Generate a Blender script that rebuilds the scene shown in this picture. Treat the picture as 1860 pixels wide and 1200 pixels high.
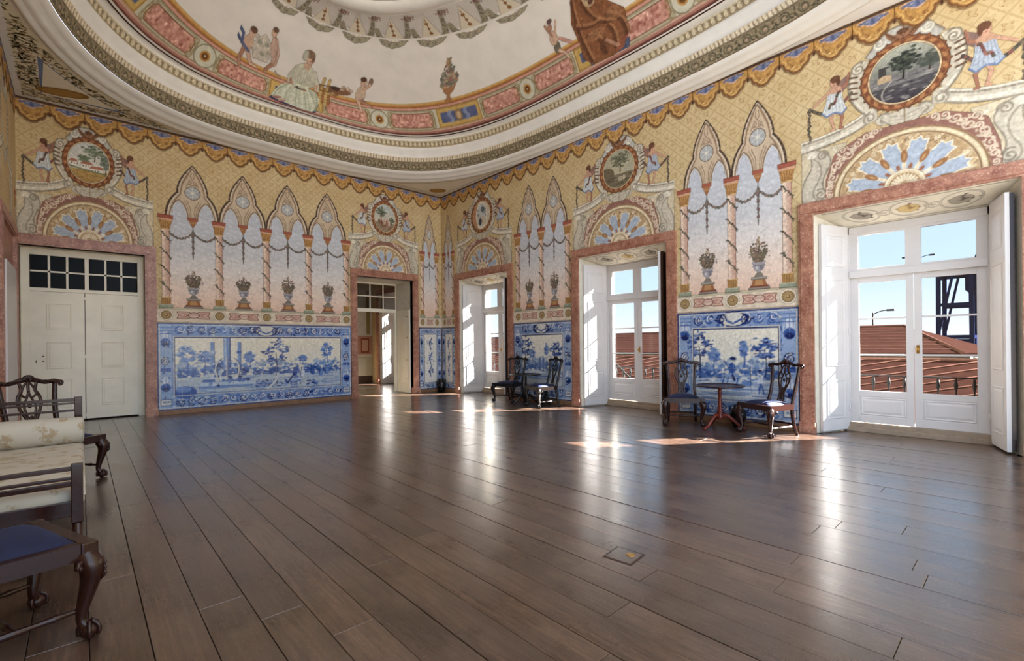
import bpy, bmesh, math, random
import numpy as np
from mathutils import Vector, Matrix

PI = math.pi
random.seed(7)
rng = np.random.default_rng(11)
SC = bpy.context.scene
COL = SC.collection
for _o in list(bpy.data.objects):
    bpy.data.objects.remove(_o)

# ------------------------------------------------------------------ camera
RL, RW, RH = 12.72, 8.826, 5.81          # room length (y), width (x), wall height
cam = bpy.data.cameras.new('camera')
cam_o = bpy.data.objects.new('camera', cam)
COL.objects.link(cam_o)
_az = math.radians(45) + 0.0459251
_f = Vector((math.cos(_az), math.sin(_az), 0))
_r = Vector((math.sin(_az), -math.cos(_az), 0))
_u = Vector((0, 0, 1))
_ro = 0.011
_cr = _r * math.cos(_ro) - _u * math.sin(_ro)
_cu = _u * math.cos(_ro) + _r * math.sin(_ro)
_m = Matrix((_cr, _cu, -_f)).transposed().to_4x4()
_m.translation = Vector((-8.0038, -11.8923, 1.35))
cam_o.matrix_world = _m
cam.sensor_width = 36.0
cam.lens = 857.618 * 36.0 / 1860.0
cam.shift_y = 26.62 / 1860.0
cam.clip_start, cam.clip_end = 0.05, 600
SC.camera = cam_o

# ------------------------------------------------------------------ world, sun, exposure
world = bpy.data.worlds.new('sky')
SC.world = world
world.use_nodes = True
wn = world.node_tree
wn.nodes.clear()
_out = wn.nodes.new('ShaderNodeOutputWorld')
_bg = wn.nodes.new('ShaderNodeBackground')
_tc = wn.nodes.new('ShaderNodeTexCoord')
_sx = wn.nodes.new('ShaderNodeSeparateXYZ')
_rp = wn.nodes.new('ShaderNodeValToRGB')
_mr = wn.nodes.new('ShaderNodeMapRange')
_mr.inputs[1].default_value = -1.0
wn.links.new(_tc.outputs['Generated'], _sx.inputs[0])
wn.links.new(_sx.outputs[2], _mr.inputs[0])
wn.links.new(_mr.outputs[0], _rp.inputs[0])
wn.links.new(_rp.outputs[0], _bg.inputs[0])
wn.links.new(_bg.outputs[0], _out.inputs[0])
_el = _rp.color_ramp.elements
_el[0].position = 0.0; _el[0].color = (1.15, 1.10, 1.02, 1)
_el[1].position = 0.49; _el[1].color = (1.25, 1.20, 1.12, 1)
for _p, _c in ((0.502, (0.80, 0.86, 0.90)), (0.55, (0.56, 0.73, 0.90)), (0.62, (0.46, 0.65, 0.90)), (0.75, (0.56, 0.68, 0.86)), (1.0, (0.62, 0.67, 0.76))):
    _e = _el.new(_p); _e.color = (*_c, 1)
_bg.inputs[1].default_value = 1.55
sun = bpy.data.lights.new('sun', 'SUN')
sun.energy = 125.0
sun.angle = math.radians(0.55)
sun.color = (1.0, 0.965, 0.91)
sun_o = bpy.data.objects.new('sun', sun)
COL.objects.link(sun_o)
_ce = math.cos(math.radians(31.5))
SUN_DIR = Vector((-0.8115 * _ce, 0.5843 * _ce, -math.sin(math.radians(31.5)))).normalized()
sun_o.rotation_euler = SUN_DIR.to_track_quat('-Z', 'Y').to_euler()
sun_o.location = (20, -24, 16)
SC.view_settings.view_transform = 'Standard'
SC.view_settings.look = 'None'
SC.view_settings.gamma = 1.0
SC.view_settings.use_curve_mapping = False
SC.view_settings.exposure = 1.2
SC.cycles.use_denoising = True
SC.cycles.max_bounces = 10
SC.cycles.diffuse_bounces = 6
SC.cycles.transparent_max_bounces = 16
SC.cycles.sample_clamp_indirect = 6.0

# ------------------------------------------------------------------ helpers
def lin(c):
    c = c / 255.0
    return c / 12.92 if c <= 0.04045 else ((c + 0.055) / 1.055) ** 2.4
def S(c):
    return tuple(lin(x) for x in c)
def nlin(a):
    a = np.clip(a, 0, 1)
    return np.where(a <= 0.04045, a / 12.92, ((a + 0.055) / 1.055) ** 2.4)

MATS = {}
def nodes_of(name):
    m = bpy.data.materials.new(name)
    m.use_nodes = True
    nt = m.node_tree
    b = nt.nodes['Principled BSDF']
    MATS[name] = m
    return m, nt, b
def N(nt, t, **k):
    n = nt.nodes.new(t)
    for a, v in k.items():
        setattr(n, a, v)
    return n
def mixc(nt, fac, c1, c2, mode='MIX'):
    n = nt.nodes.new('ShaderNodeMix'); n.data_type = 'RGBA'; n.blend_type = mode
    for sock, v in ((n.inputs[0], fac), (n.inputs[6], c1), (n.inputs[7], c2)):
        if hasattr(v, 'node'): nt.links.new(v, sock)
        elif isinstance(v, (int, float)): sock.default_value = v
        else: sock.default_value = (*v[:3], 1)
    return n.outputs[2]
def noise(nt, scale, detail=4, vec=None, rough=0.6):
    n = nt.nodes.new('ShaderNodeTexNoise')
    n.inputs['Scale'].default_value = scale
    n.inputs['Detail'].default_value = detail
    n.inputs['Roughness'].default_value = rough
    if vec is not None: nt.links.new(vec, n.inputs['Vector'])
    return n.outputs[0]
def ramp(nt, fac, stops):
    n = nt.nodes.new('ShaderNodeValToRGB')
    nt.links.new(fac, n.inputs[0])
    e = n.color_ramp.elements
    while len(e) < len(stops): e.new(0.5)
    for i, (p, c) in enumerate(stops):
        e[i].position = p
        e[i].color = (c, c, c, 1) if isinstance(c, (int, float)) else (*c[:3], 1)
    return n.outputs[0]
def math_(nt, op, a, b=None):
    n = nt.nodes.new('ShaderNodeMath'); n.operation = op
    for i, v in enumerate((a, b)):
        if v is None: continue
        if hasattr(v, 'node'): nt.links.new(v, n.inputs[i])
        else: n.inputs[i].default_value = v
    return n.outputs[0]
def coords(nt, kind='Object', scale=(1, 1, 1), rot=(0, 0, 0)):
    t = nt.nodes.new('ShaderNodeTexCoord'); mp = nt.nodes.new('ShaderNodeMapping')
    mp.inputs['Scale'].default_value = scale
    mp.inputs['Rotation'].default_value = rot
    nt.links.new(t.outputs[kind], mp.inputs[0])
    return mp.outputs[0]
def bump(nt, b, h, strength=0.2, dist=0.01):
    n = nt.nodes.new('ShaderNodeBump')
    n.inputs['Strength'].default_value = strength
    n.inputs['Distance'].default_value = dist
    nt.links.new(h, n.inputs['Height'])
    nt.links.new(n.outputs[0], b.inputs['Normal'])
def plain(name, col, rough=0.5, var=0.12, scale=6, metal=0.0, spec=0.5, bmp=0.0, coat=0.0):
    m, nt, b = nodes_of(name)
    c = S(col)
    v = coords(nt)
    n = noise(nt, scale, 5, v)
    f = ramp(nt, n, ((0.3, 0.0), (0.7, 1.0)))
    o = mixc(nt, f, tuple(x * (1 - var) for x in c), tuple(min(1, x * (1 + var)) for x in c))
    nt.links.new(o, b.inputs['Base Color'])
    b.inputs['Roughness'].default_value = rough
    b.inputs['Metallic'].default_value = metal
    b.inputs['Specular IOR Level'].default_value = spec
    b.inputs['Coat Weight'].default_value = coat
    if bmp: bump(nt, b, n, bmp)
    return m

# fresco / print paint carried by a colour attribute on real geometry
def paint_mat(name, rough, spec, age=0.10, alpha=False, coat=0.0):
    m, nt, b = nodes_of(name)
    a = N(nt, 'ShaderNodeAttribute', attribute_name='Col')
    v = coords(nt)
    n = noise(nt, 5.0, 6, v)
    n2 = noise(nt, 46.0, 3, v)
    f = ramp(nt, n, ((0.3, 1 - age), (0.7, 1.0)))
    f2 = ramp(nt, n2, ((0.3, 1 - age * 0.7), (0.7, 1.0)))
    c = mixc(nt, 1.0, a.outputs[0], f, 'MULTIPLY')
    c = mixc(nt, 1.0, c, f2, 'MULTIPLY')
    nt.links.new(c, b.inputs['Base Color'])
    b.inputs['Roughness'].default_value = rough
    b.inputs['Specular IOR Level'].default_value = spec
    b.inputs['Coat Weight'].default_value = coat
    if alpha:
        tr = N(nt, 'ShaderNodeBsdfTransparent'); mx = N(nt, 'ShaderNodeMixShader')
        nt.links.new(a.outputs['Alpha'], mx.inputs[0])
        nt.links.new(tr.outputs[0], mx.inputs[1])
        nt.links.new(b.outputs[0], mx.inputs[2])
        nt.links.new(mx.outputs[0], nt.nodes['Material Output'].inputs[0])
    return m
paint_mat('fresco', 0.75, 0.2, 0.09, True)
paint_mat('tile_glaze', 0.14, 0.28, 0.06)

def wallpaper():
    m, nt, b = nodes_of('yellow_damask')
    t = N(nt, 'ShaderNodeTexCoord'); s = N(nt, 'ShaderNodeSeparateXYZ')
    nt.links.new(t.outputs['Object'], s.inputs[0])
    h = math_(nt, 'ADD', s.outputs[0], s.outputs[1])
    z = s.outputs[2]
    p = 0.30
    d1 = math_(nt, 'FRACT', math_(nt, 'MULTIPLY', math_(nt, 'ADD', h, z), 1 / p))
    d2 = math_(nt, 'FRACT', math_(nt, 'MULTIPLY', math_(nt, 'SUBTRACT', math_(nt, 'ADD', h, 40.0), z), 1 / p))
    def tri(x): return math_(nt, 'ABSOLUTE', math_(nt, 'SUBTRACT', x, 0.5))
    a1, a2 = tri(d1), tri(d2)
    edge = math_(nt, 'MAXIMUM', a1, a2)                    # .5 on the lattice lines
    line = ramp(nt, edge, ((0.44, 0.0), (0.465, 1.0), (0.485, 1.0), (0.50, 0.35)))
    cen = ramp(nt, edge, ((0.22, 1.0), (0.36, 0.0)))
    v = coords(nt)
    n1 = noise(nt, 30.0, 4, v); n0 = noise(nt, 2.0, 5, v)
    vo = N(nt, 'ShaderNodeTexVoronoi'); vo.inputs['Scale'].default_value = 26.0
    nt.links.new(v, vo.inputs['Vector'])
    p_, q_ = math_(nt, 'SUBTRACT', d1, 0.5), math_(nt, 'SUBTRACT', d2, 0.5)
    r_ = math_(nt, 'SQRT', math_(nt, 'ADD', math_(nt, 'MULTIPLY', p_, p_), math_(nt, 'MULTIPLY', q_, q_)))
    th_ = math_(nt, 'ARCTAN2', q_, p_)
    pet = math_(nt, 'MULTIPLY', math_(nt, 'COSINE', math_(nt, 'MULTIPLY', th_, 4.0)), 0.085)
    lv = math_(nt, 'SUBTRACT', math_(nt, 'ADD', pet, 0.25), r_)
    mot = ramp(nt, lv, ((0.0, 0.0), (0.02, 1.0), (0.055, 1.0), (0.075, 0.25), (0.12, 0.25), (0.14, 0.9), (0.17, 0.9), (0.19, 0.2)))
    mot = math_(nt, 'MULTIPLY', mot, ramp(nt, vo.outputs[0], ((0.30, 1.0), (0.55, 0.35))))
    spk = ramp(nt, n1, ((0.56, 0.0), (0.64, 1.0)))
    c = mixc(nt, ramp(nt, n0, ((0.3, 0), (0.7, 1))), S((214, 194, 152)), S((198, 172, 126)))
    c = mixc(nt, math_(nt, 'MULTIPLY', spk, 0.5), c, S((180, 146, 98)))
    c = mixc(nt, math_(nt, 'MULTIPLY', line, 0.55), c, S((170, 140, 98)))
    c = mixc(nt, math_(nt, 'MULTIPLY', mot, 0.85), c, S((150, 110, 64)))
    nt.links.new(c, b.inputs['Base Color'])
    b.inputs['Roughness'].default_value = 0.8
    b.inputs['Specular IOR Level'].default_value = 0.2
wallpaper()

def marble():
    m, nt, b = nodes_of('pink_marble')
    v = coords(nt)
    n = noise(nt, 9.0, 8, v, 0.7); n2 = noise(nt, 38.0, 6, v, 0.7); n3 = noise(nt, 3.0, 4, v)
    c = mixc(nt, ramp(nt, n, ((0.35, 0), (0.65, 1))), S((132, 78, 60)), S((184, 132, 108)))
    c = mixc(nt, ramp(nt, n2, ((0.55, 0), (0.66, 0.75))), c, S((216, 188, 166)))
    c = mixc(nt, ramp(nt, n3, ((0.55, 0), (0.7, 0.4))), c, S((112, 62, 50)))
    nt.links.new(c, b.inputs['Base Color'])
    b.inputs['Roughness'].default_value = 0.38
marble()

def floorwood():
    m, nt, b = nodes_of('old_plank_wood')
    info = N(nt, 'ShaderNodeObjectInfo')
    rnd = info.outputs['Random']
    v0 = coords(nt, 'Object', (14, 0.9, 14))
    off = N(nt, 'ShaderNodeVectorMath', operation='ADD')
    nt.links.new(v0, off.inputs[0])
    cx = N(nt, 'ShaderNodeCombineXYZ')
    nt.links.new(math_(nt, 'MULTIPLY', rnd, 40.0), cx.inputs[0]); nt.links.new(math_(nt, 'MULTIPLY', rnd, 17.0), cx.inputs[1])
    nt.links.new(cx.outputs[0], off.inputs[1])
    v = off.outputs[0]
    vb = coords(nt, 'Object', (1, 1, 1))
    g = noise(nt, 3.6, 9, v, 0.78); g2 = noise(nt, 18.0, 6, v, 0.7); bl = noise(nt, 1.3, 5, vb, 0.65); dirt = noise(nt, 60.0, 4, vb, 0.7)
    tint = mixc(nt, rnd, S((72, 53, 43)), S((110, 83, 67)))
    c = mixc(nt, ramp(nt, g, ((0.36, 0), (0.62, 1))), S((48, 35, 28)), tint)
    c = mixc(nt, ramp(nt, g2, ((0.50, 0), (0.64, 0.6))), c, S((40, 29, 24)))
    c = mixc(nt, ramp(nt, bl, ((0.45, 0), (0.72, 0.5))), c, S((130, 107, 90)))
    c = mixc(nt, ramp(nt, dirt, ((0.58, 0), (0.72, 0.4))), c, S((154, 130, 110)))
    st = noise(nt, 0.55, 6, coords(nt, 'Generated', (6, 6, 1)), 0.7)
    c = mixc(nt, ramp(nt, st, ((0.42, 0.45), (0.6, 0))), c, S((48, 34, 27)))
    nt.links.new(c, b.inputs['Base Color'])
    r = math_(nt, 'ADD', math_(nt, 'MULTIPLY', ramp(nt, bl, ((0.3, 0), (0.7, 1))), 0.13), math_(nt, 'MULTIPLY', g2, 0.14))
    r = math_(nt, 'ADD', r, 0.17)
    nt.links.new(r, b.inputs['Roughness'])
    b.inputs['Specular IOR Level'].default_value = 0.6
    b.inputs['Coat Weight'].default_value = 0.75
    b.inputs['Coat IOR'].default_value = 1.6
    nt.links.new(math_(nt, 'ADD', math_(nt, 'MULTIPLY', ramp(nt, bl, ((0.3, 0), (0.7, 1))), 0.10), 0.16), b.inputs['Coat Roughness'])
    hh = math_(nt, 'ADD', math_(nt, 'MULTIPLY', g, 0.8), math_(nt, 'MULTIPLY', dirt, 0.5))
    bump(nt, b, hh, 0.16, 0.005)
floorwood()

def damask():
    m, nt, b = nodes_of('cream_damask')
    v = coords(nt)
    vo = N(nt, 'ShaderNodeTexVoronoi', feature='SMOOTH_F1'); vo.inputs['Scale'].default_value = 9.0
    dv = N(nt, 'ShaderNodeVectorMath', operation='ADD')
    nz = N(nt, 'ShaderNodeTexNoise'); nz.inputs['Scale'].default_value = 14.0
    nt.links.new(v, nz.inputs['Vector'])
    sc = N(nt, 'ShaderNodeVectorMath', operation='SCALE'); sc.inputs[3].default_value = 0.12
    nt.links.new(nz.outputs[1], sc.inputs[0])
    nt.links.new(v, dv.inputs[0]); nt.links.new(sc.outputs[0], dv.inputs[1])
    nt.links.new(dv.outputs[0], vo.inputs['Vector'])
    w = noise(nt, 32.0, 3, dv.outputs[0])
    f = math_(nt, 'MULTIPLY', ramp(nt, vo.outputs[0], ((0.28, 1), (0.40, 0))), ramp(nt, w, ((0.42, 0), (0.52, 1))))
    c = mixc(nt, math_(nt, 'MULTIPLY', f, 0.8), S((190, 184, 170)), S((158, 136, 102)))
    nt.links.new(c, b.inputs['Base Color'])
    b.inputs['Roughness'].default_value = 0.7
    bump(nt, b, f, 0.25, 0.004)
damask()

def glass():
    m, nt, b = nodes_of('window_glass')
    tr = N(nt, 'ShaderNodeBsdfTransparent'); tr.inputs[0].default_value = (0.62, 0.62, 0.62, 1)
    gl = N(nt, 'ShaderNodeBsdfGlossy'); gl.inputs['Roughness'].default_value = 0.02
    fr = N(nt, 'ShaderNodeLayerWeight'); fr.inputs[0].default_value = 0.5
    mx = N(nt, 'ShaderNodeMixShader')
    nt.links.new(math_(nt, 'ADD', math_(nt, 'MULTIPLY', math_(nt, 'POWER', fr.outputs['Facing'], 5.0), 0.6), 0.03), mx.inputs[0])
    nt.links.new(tr.outputs[0], mx.inputs[1]); nt.links.new(gl.outputs[0], mx.inputs[2])
    nt.links.new(mx.outputs[0], nt.nodes['Material Output'].inputs[0])
glass()

plain('white_paint', (208, 204, 202), 0.38, 0.04, 3)
plain('cream_paint', (230, 220, 200), 0.45, 0.06, 3)
plain('stucco_white', (234, 230, 223), 0.7, 0.05, 4)
plain('stucco_cream', (222, 208, 180), 0.75, 0.10, 22, bmp=0.4)
plain('stucco_olive', (150, 134, 104), 0.75, 0.22, 30, bmp=0.5)
plain('olive_leaf', (104, 98, 74), 0.7, 0.2, 30)
plain('vault_plaster', (232, 226, 219), 0.8, 0.06, 2.2)
plain('reveal_plaster', (206, 198, 180), 0.75, 0.1, 6)
plain('baseboard_wood', (134, 98, 70), 0.5, 0.2, 8)
plain('stone_sill', (150, 132, 112), 0.6, 0.15, 9)
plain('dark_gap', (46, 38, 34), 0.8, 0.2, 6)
plain('mahogany', (44, 20, 15), 0.26, 0.25, 9, spec=0.4, coat=0.08)
plain('sunlit_mahogany', (108, 40, 28), 0.26, 0.25, 9, spec=0.4, coat=0.08)  # mahogany lightened to red for sunlight on the table stem
plain('ebony', (20, 14, 12), 0.26, 0.2, 9, spec=0.4, coat=0.05)
plain('black_glaze', (10, 9, 10), 0.15, 0.2, 6)
plain('brass', (190, 150, 80), 0.3, 0.1, 8, metal=1.0)
plain('iron', (24, 25, 28), 0.7, 0.15, 12, spec=0.1)
plain('crane_blue', (24, 30, 54), 0.9, 0.15, 0.5, spec=0.0)
plain('old_render', (110, 100, 90), 0.9, 0.15, 1.5, spec=0.0)
plain('ground_grey', (70, 68, 64), 0.95, 0.15, 0.4, spec=0.0)
plain('black_pane', (10, 10, 11), 0.3, 0.2, 3, spec=0.08)
def velvet():
    m, nt, b = nodes_of('blue_velvet')
    v = coords(nt); n = noise(nt, 22.0, 4, v)
    c = mixc(nt, ramp(nt, n, ((0.3, 0), (0.7, 1))), S((7, 14, 42)), S((11, 23, 62)))
    nt.links.new(c, b.inputs['Base Color'])
    b.inputs['Roughness'].default_value = 0.8
    b.inputs['Sheen Weight'].default_value = 0.12
    b.inputs['Sheen Tint'].default_value = (*S((70, 110, 190)), 1)
velvet()
def rooftile():
    m, nt, b = nodes_of('roof_tile')
    v = coords(nt)
    w = N(nt, 'ShaderNodeTexWave', wave_type='BANDS', bands_direction='X'); w.inputs['Scale'].default_value = 1.6
    w.inputs['Distortion'].default_value = 0.6
    nt.links.new(v, w.inputs['Vector'])
    n = noise(nt, 3.0, 6, v)
    c = mixc(nt, ramp(nt, n, ((0.3, 0), (0.7, 1))), S((28, 16, 14)), S((40, 24, 21)))
    c = mixc(nt, math_(nt, 'MULTIPLY', w.outputs[0], 0.55), c, S((27, 17, 15)))
    nt.links.new(c, b.inputs['Base Color']); b.inputs['Roughness'].default_value = 0.95; b.inputs['Specular IOR Level'].default_value = 0.0
rooftile()
plain('ridge_mortar', (60, 42, 37), 0.95, 0.15, 3, spec=0.0)

def link(name, me, mat, parent=None):
    o = bpy.data.objects.new(name, me)
    COL.objects.link(o)
    if mat is not None:
        me.materials.clear()
        for mm in (mat if isinstance(mat, (list, tuple)) else (mat,)): me.materials.append(MATS[mm])
    if parent is not None: o.parent = parent
    return o
def empty(name, loc=(0, 0, 0), rz=0.0, parent=None):
    o = bpy.data.objects.new(name, None)
    COL.objects.link(o); o.location = loc; o.rotation_euler = (0, 0, rz); o.empty_display_size = 0.1
    if parent is not None: o.parent = parent
    return o
def tag(o, label, cat, group=None):
    o['label'] = label; o['category'] = cat
    if group: o['group'] = group
    return o
def struct(o):
    o['kind'] = 'structure'; return o
def inst(o, parent, loc, rz=0.0, scale=(1, 1, 1), name=None):
    c = bpy.data.objects.new(name or o.name.split('.')[0], o.data)
    COL.objects.link(c); c.parent = parent; c.location = loc; c.rotation_euler = (0, 0, rz); c.scale = scale
    return c
def copy_tree(o, parent=None):
    c = o.copy(); COL.objects.link(c); c.parent = parent
    for ch in o.children: copy_tree(ch, c)
    return c

class G:
    """gathers solid shapes for one mesh"""
    def __init__(s): s.v = []; s.f = []; s.sm = []; s.mi = []; s.cur = 0
    def add(s, vs, fs, smooth=False):
        k = len(s.v); s.v += [tuple(p) for p in vs]
        for f in fs: s.f.append([i + k for i in f]); s.sm.append(smooth); s.mi.append(s.cur)
        return s
    def box(s, x0, x1, y0, y1, z0, z1):
        x0, x1 = min(x0, x1), max(x0, x1); y0, y1 = min(y0, y1), max(y0, y1); z0, z1 = min(z0, z1), max(z0, z1)
        return s.add([(x0,y0,z0),(x1,y0,z0),(x1,y1,z0),(x0,y1,z0),(x0,y0,z1),(x1,y0,z1),(x1,y1,z1),(x0,y1,z1)],
                     [(0,3,2,1),(4,5,6,7),(0,1,5,4),(1,2,6,5),(2,3,7,6),(3,0,4,7)])
    def bbox(s, x0, x1, y0, y1, z0, z1, b=0.004):
        """box with chamfered edges"""
        bm = bmesh.new()
        bmesh.ops.create_cube(bm, size=1.0)
        for v in bm.verts:
            v.co = Vector(((x0+x1)/2 + v.co.x*(x1-x0), (y0+y1)/2 + v.co.y*(y1-y0), (z0+z1)/2 + v.co.z*(z1-z0)))
        bmesh.ops.bevel(bm, geom=list(bm.edges), offset=b, segments=2, affect='EDGES', profile=0.6)
        bm.verts.index_update()
        s.add([tuple(v.co) for v in bm.verts], [[v.index for v in f.verts] for f in bm.faces])
        bm.free(); return s
    def prism(s, pts, z0, z1):
        """polygon in xy extruded in z"""
        n = len(pts)
        a = sum(pts[i][0]*pts[(i+1)%n][1]-pts[(i+1)%n][0]*pts[i][1] for i in range(n))
        if a < 0: pts = pts[::-1]
        vs = [(x, y, z0) for x, y in pts] + [(x, y, z1) for x, y in pts]
        return s.add(vs, [list(range(n))[::-1], list(range(n, 2*n))] + [(i, (i+1)%n, n+(i+1)%n, n+i) for i in range(n)])
    def extr(s, pts, fn, t0, t1, smooth=False):
        """polygon (a,b) extruded along third parameter through fn(a,b,t)"""
        n = len(pts)
        vs = [fn(a, b, t0) for a, b in pts] + [fn(a, b, t1) for a, b in pts]
        return s.add(vs, [list(range(n))[::-1], list(range(n, 2*n))] + [(i, (i+1)%n, n+(i+1)%n, n+i) for i in range(n)], smooth)
    def lathe(s, prof, c=(0, 0, 0), n=20, smooth=True):
        vs = []; fs = []
        for r, z in prof:
            for i in range(n):
                a = 2*PI*i/n; vs.append((c[0]+r*math.cos(a), c[1]+r*math.sin(a), c[2]+z))
        m = len(prof)
        for j in range(m-1):
            for i in range(n):
                fs.append((j*n+i, j*n+(i+1)%n, (j+1)*n+(i+1)%n, (j+1)*n+i))
        fs.append(list(range(n))[::-1]); fs.append(list(range((m-1)*n, m*n)))
        return s.add(vs, fs, smooth)
    def tube(s, path, rad, n=8, smooth=True, flat=1.0, up=None):
        """tube along path; rad scalar or list; flat squashes the second section axis"""
        P = [Vector(p) for p in path]; m = len(P)
        R = rad if isinstance(rad, (list, tuple)) else [rad]*m
        vs = []; fs = []
        prev = None
        for i, p in enumerate(P):
            t = (P[min(i+1, m-1)] - P[max(i-1, 0)])
            t = t.normalized() if t.length > 1e-9 else Vector((0, 0, 1))
            ref = Vector(up) if up is not None else (prev if prev is not None else (Vector((0, 0, 1)) if abs(t.z) < 0.9 else Vector((1, 0, 0))))
            a = ref - t * ref.dot(t)
            if a.length < 1e-6: a = Vector((1, 0, 0)) - t * t.x
            a.normalize(); b = t.cross(a); prev = a
            for k in range(n):
                th = 2*PI*(k+0.5)/n
                vs.append(p + a*math.cos(th)*R[i] + b*math.sin(th)*R[i]*flat)
        for j in range(m-1):
            for k in range(n):
                fs.append((j*n+k, j*n+(k+1)%n, (j+1)*n+(k+1)%n, (j+1)*n+k))
        fs.append(list(range(n))[::-1]); fs.append(list(range((m-1)*n, m*n)))
        return s.add(vs, fs, smooth)
    def ball(s, c, r, n=10, sc=(1, 1, 1)):
        pr = [(max(1e-4, math.sin(PI*j/n)), -math.cos(PI*j/n)) for j in range(n+1)]
        k = len(s.v)
        s.lathe(pr, n=n+4)
        for i in range(k, len(s.v)):
            x, y, z = s.v[i]; s.v[i] = (c[0]+x*r*sc[0], c[1]+y*r*sc[1], c[2]+z*r*sc[2])
        return s
    def build(s, name, mat, parent=None, fn=None):
        me = bpy.data.meshes.new(name)
        vs = s.v if fn is None else [fn(*p) for p in s.v]
        me.from_pydata([tuple(p) for p in vs], [], s.f)
        me.polygons.foreach_set('use_smooth', s.sm)
        if isinstance(mat, (list, tuple)): me.polygons.foreach_set('material_index', s.mi)
        me.validate(); me.update()
        o = link(name, me, mat, parent)
        if isinstance(mat, (list, tuple)): me.polygons.foreach_set('material_index', s.mi[:len(me.polygons)])
        return o

def spline(pts, n=8):
    """Catmull-Rom through pts"""
    P = [np.array(p, float) for p in pts]
    out = []
    for i in range(len(P)-1):
        p0 = P[max(i-1, 0)]; p1 = P[i]; p2 = P[i+1]; p3 = P[min(i+2, len(P)-1)]
        for k in range(n):
            t = k/n
            out.append(0.5*((2*p1)+(-p0+p2)*t+(2*p0-5*p1+4*p2-p3)*t*t+(-p0+3*p1-3*p2+p3)*t**3))
    out.append(P[-1])
    return [tuple(float(x) for x in p) for p in out]
# ------------------------------------------------------------------ room shell
WIN = [-1.955, -6.35, -10.80]
WIN4 = 2.95
HW0, HW1 = 1.045, 0.80
ZL = 3.22
def paint_faces(o, front, axis, val, mats):
    """material 0 on the faces lying in the plane axis = val, 1 elsewhere"""
    me = o.data
    for p in me.polygons:
        p.material_index = 0 if (abs(p.normal[axis]) > 0.9 and abs(p.center[axis] - val) < 0.01) else 1

# window wall: piers with splayed embrasures and a lintel over every window
g = G()
cs = [WIN4] + WIN
edges = [6.2] + [c for c in cs] + [-24.0]
for i in range(len(edges) - 1):
    a, b = edges[i], edges[i + 1]
    a0 = a - HW0 if i > 0 else a; a1 = a - HW1 if i > 0 else a
    b0 = b + HW0 if i < len(edges) - 2 else b; b1 = b + HW1 if i < len(edges) - 2 else b
    g.prism([(0, a0), (0, b0), (0.62, b1), (0.95, b1), (0.95, a1), (0.62, a1)], 0, RH)
for c in cs:
    g.extr([(0, ZL), (0.62, 3.06), (0.95, 3.06), (0.95, RH), (0, RH)], lambda a, b, t: (a, t, b), c - HW0, c + HW0)
g.box(0.0, 0.95, -24, 6.2, RH, 15.0)  # unseen wall added overhead and past the hall to block the sun
wall_right = struct(g.build('wall_right', ['yellow_damask', 'reveal_plaster']))
paint_faces(wall_right, None, 0, 0.0, None)
g = G()
for c in cs:
    g.box(0.95, 1.85, c - 1.25, c - 0.80, -3.0, 9.0)  # unseen projections added outside to cut the sun at each window
fac = struct(g.build('sun_blocker_outside', 'old_render'))

# door wall at the far end
D1 = (0.99, 2.655); D2 = (7.057, 8.80)
BT = 1.0
g = G()
g.box(-0.001, -9.4, 0, BT, RH - .01, RH + .4)
g.box(-0.001, -D1[0], 0, BT, 0, RH)
g.box(-D1[1], -D2[0], 0, BT, 0, RH)
g.box(-D2[1], -9.4, 0, BT, 0, RH)
for d in (D1, D2):
    g.box(-d[0], -d[1], 0, BT, ZL, RH)
wall_back = struct(g.build('wall_back', ['yellow_damask', 'reveal_plaster']))
paint_faces(wall_back, None, 1, 0.0, None)
# wall beside the camera, standing as far as it is seen
LW = -12.72
g = G()
g.box(-RW, -RW - 0.5, 0.0, LW, RH - .01, RH + .4)
g.box(-RW, -RW - 0.5, 0.0, -0.72, 0, RH)
g.box(-RW, -RW - 0.5, -0.72, -2.45, 3.22, RH)
g.box(-RW, -RW - 0.5, -2.45, LW, 0, RH)
wall_left = struct(g.build('wall_left', ['yellow_damask', 'reveal_plaster']))
paint_faces(wall_left, None, 0, -RW, None)

# floor: dark bearer under loose planks
g = G(); g.box(-RW - 0.9, 0.64, -12.75, 6.0, -0.30, -0.028)
floor = struct(g.build('floor', 'dark_gap'))
def plank(x0, x1, y0, y1, dz):
    gg = G()
    w, l = (x1 - x0) / 2, (y1 - y0) / 2
    b = 0.0014
    gg.add([(-w,-l,-.024),(w,-l,-.024),(w,l,-.024),(-w,l,-.024),(-w,-l,-b),(w,-l,-b),(w,l,-b),(-w,l,-b),
            (-w+b,-l+b,0),(w-b,-l+b,0),(w-b,l-b,0),(-w+b,l-b,0)],
           [(0,3,2,1),(0,1,5,4),(1,2,6,5),(2,3,7,6),(3,0,4,7),(4,5,9,8),(5,6,10,9),(6,7,11,10),(7,4,8,11),(8,9,10,11)])
    o = gg.build('plank', 'old_plank_wood', floor)
    o.location = ((x0 + x1) / 2, (y0 + y1) / 2, dz)
PITCH = 0.2102
nrow = int(RW / PITCH) + 1
for i in range(nrow):
    xa = -i * PITCH; xb = max(xa - PITCH, -RW)
    if xa - xb < 0.03: continue
    y = 0.0; first = True
    while y > -12.7:
        L = random.uniform(2.4, 5.6) if not first else random.uniform(0.8, 5.0)
        first = False
        e = max(y - L, -12.72)
        if e < -12.0: e = -12.72
        plank(xb + 0.0017, xa - 0.0017, e + 0.0015, y - 0.0015, random.uniform(-0.0015, 0.0015))
        y = e
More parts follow.
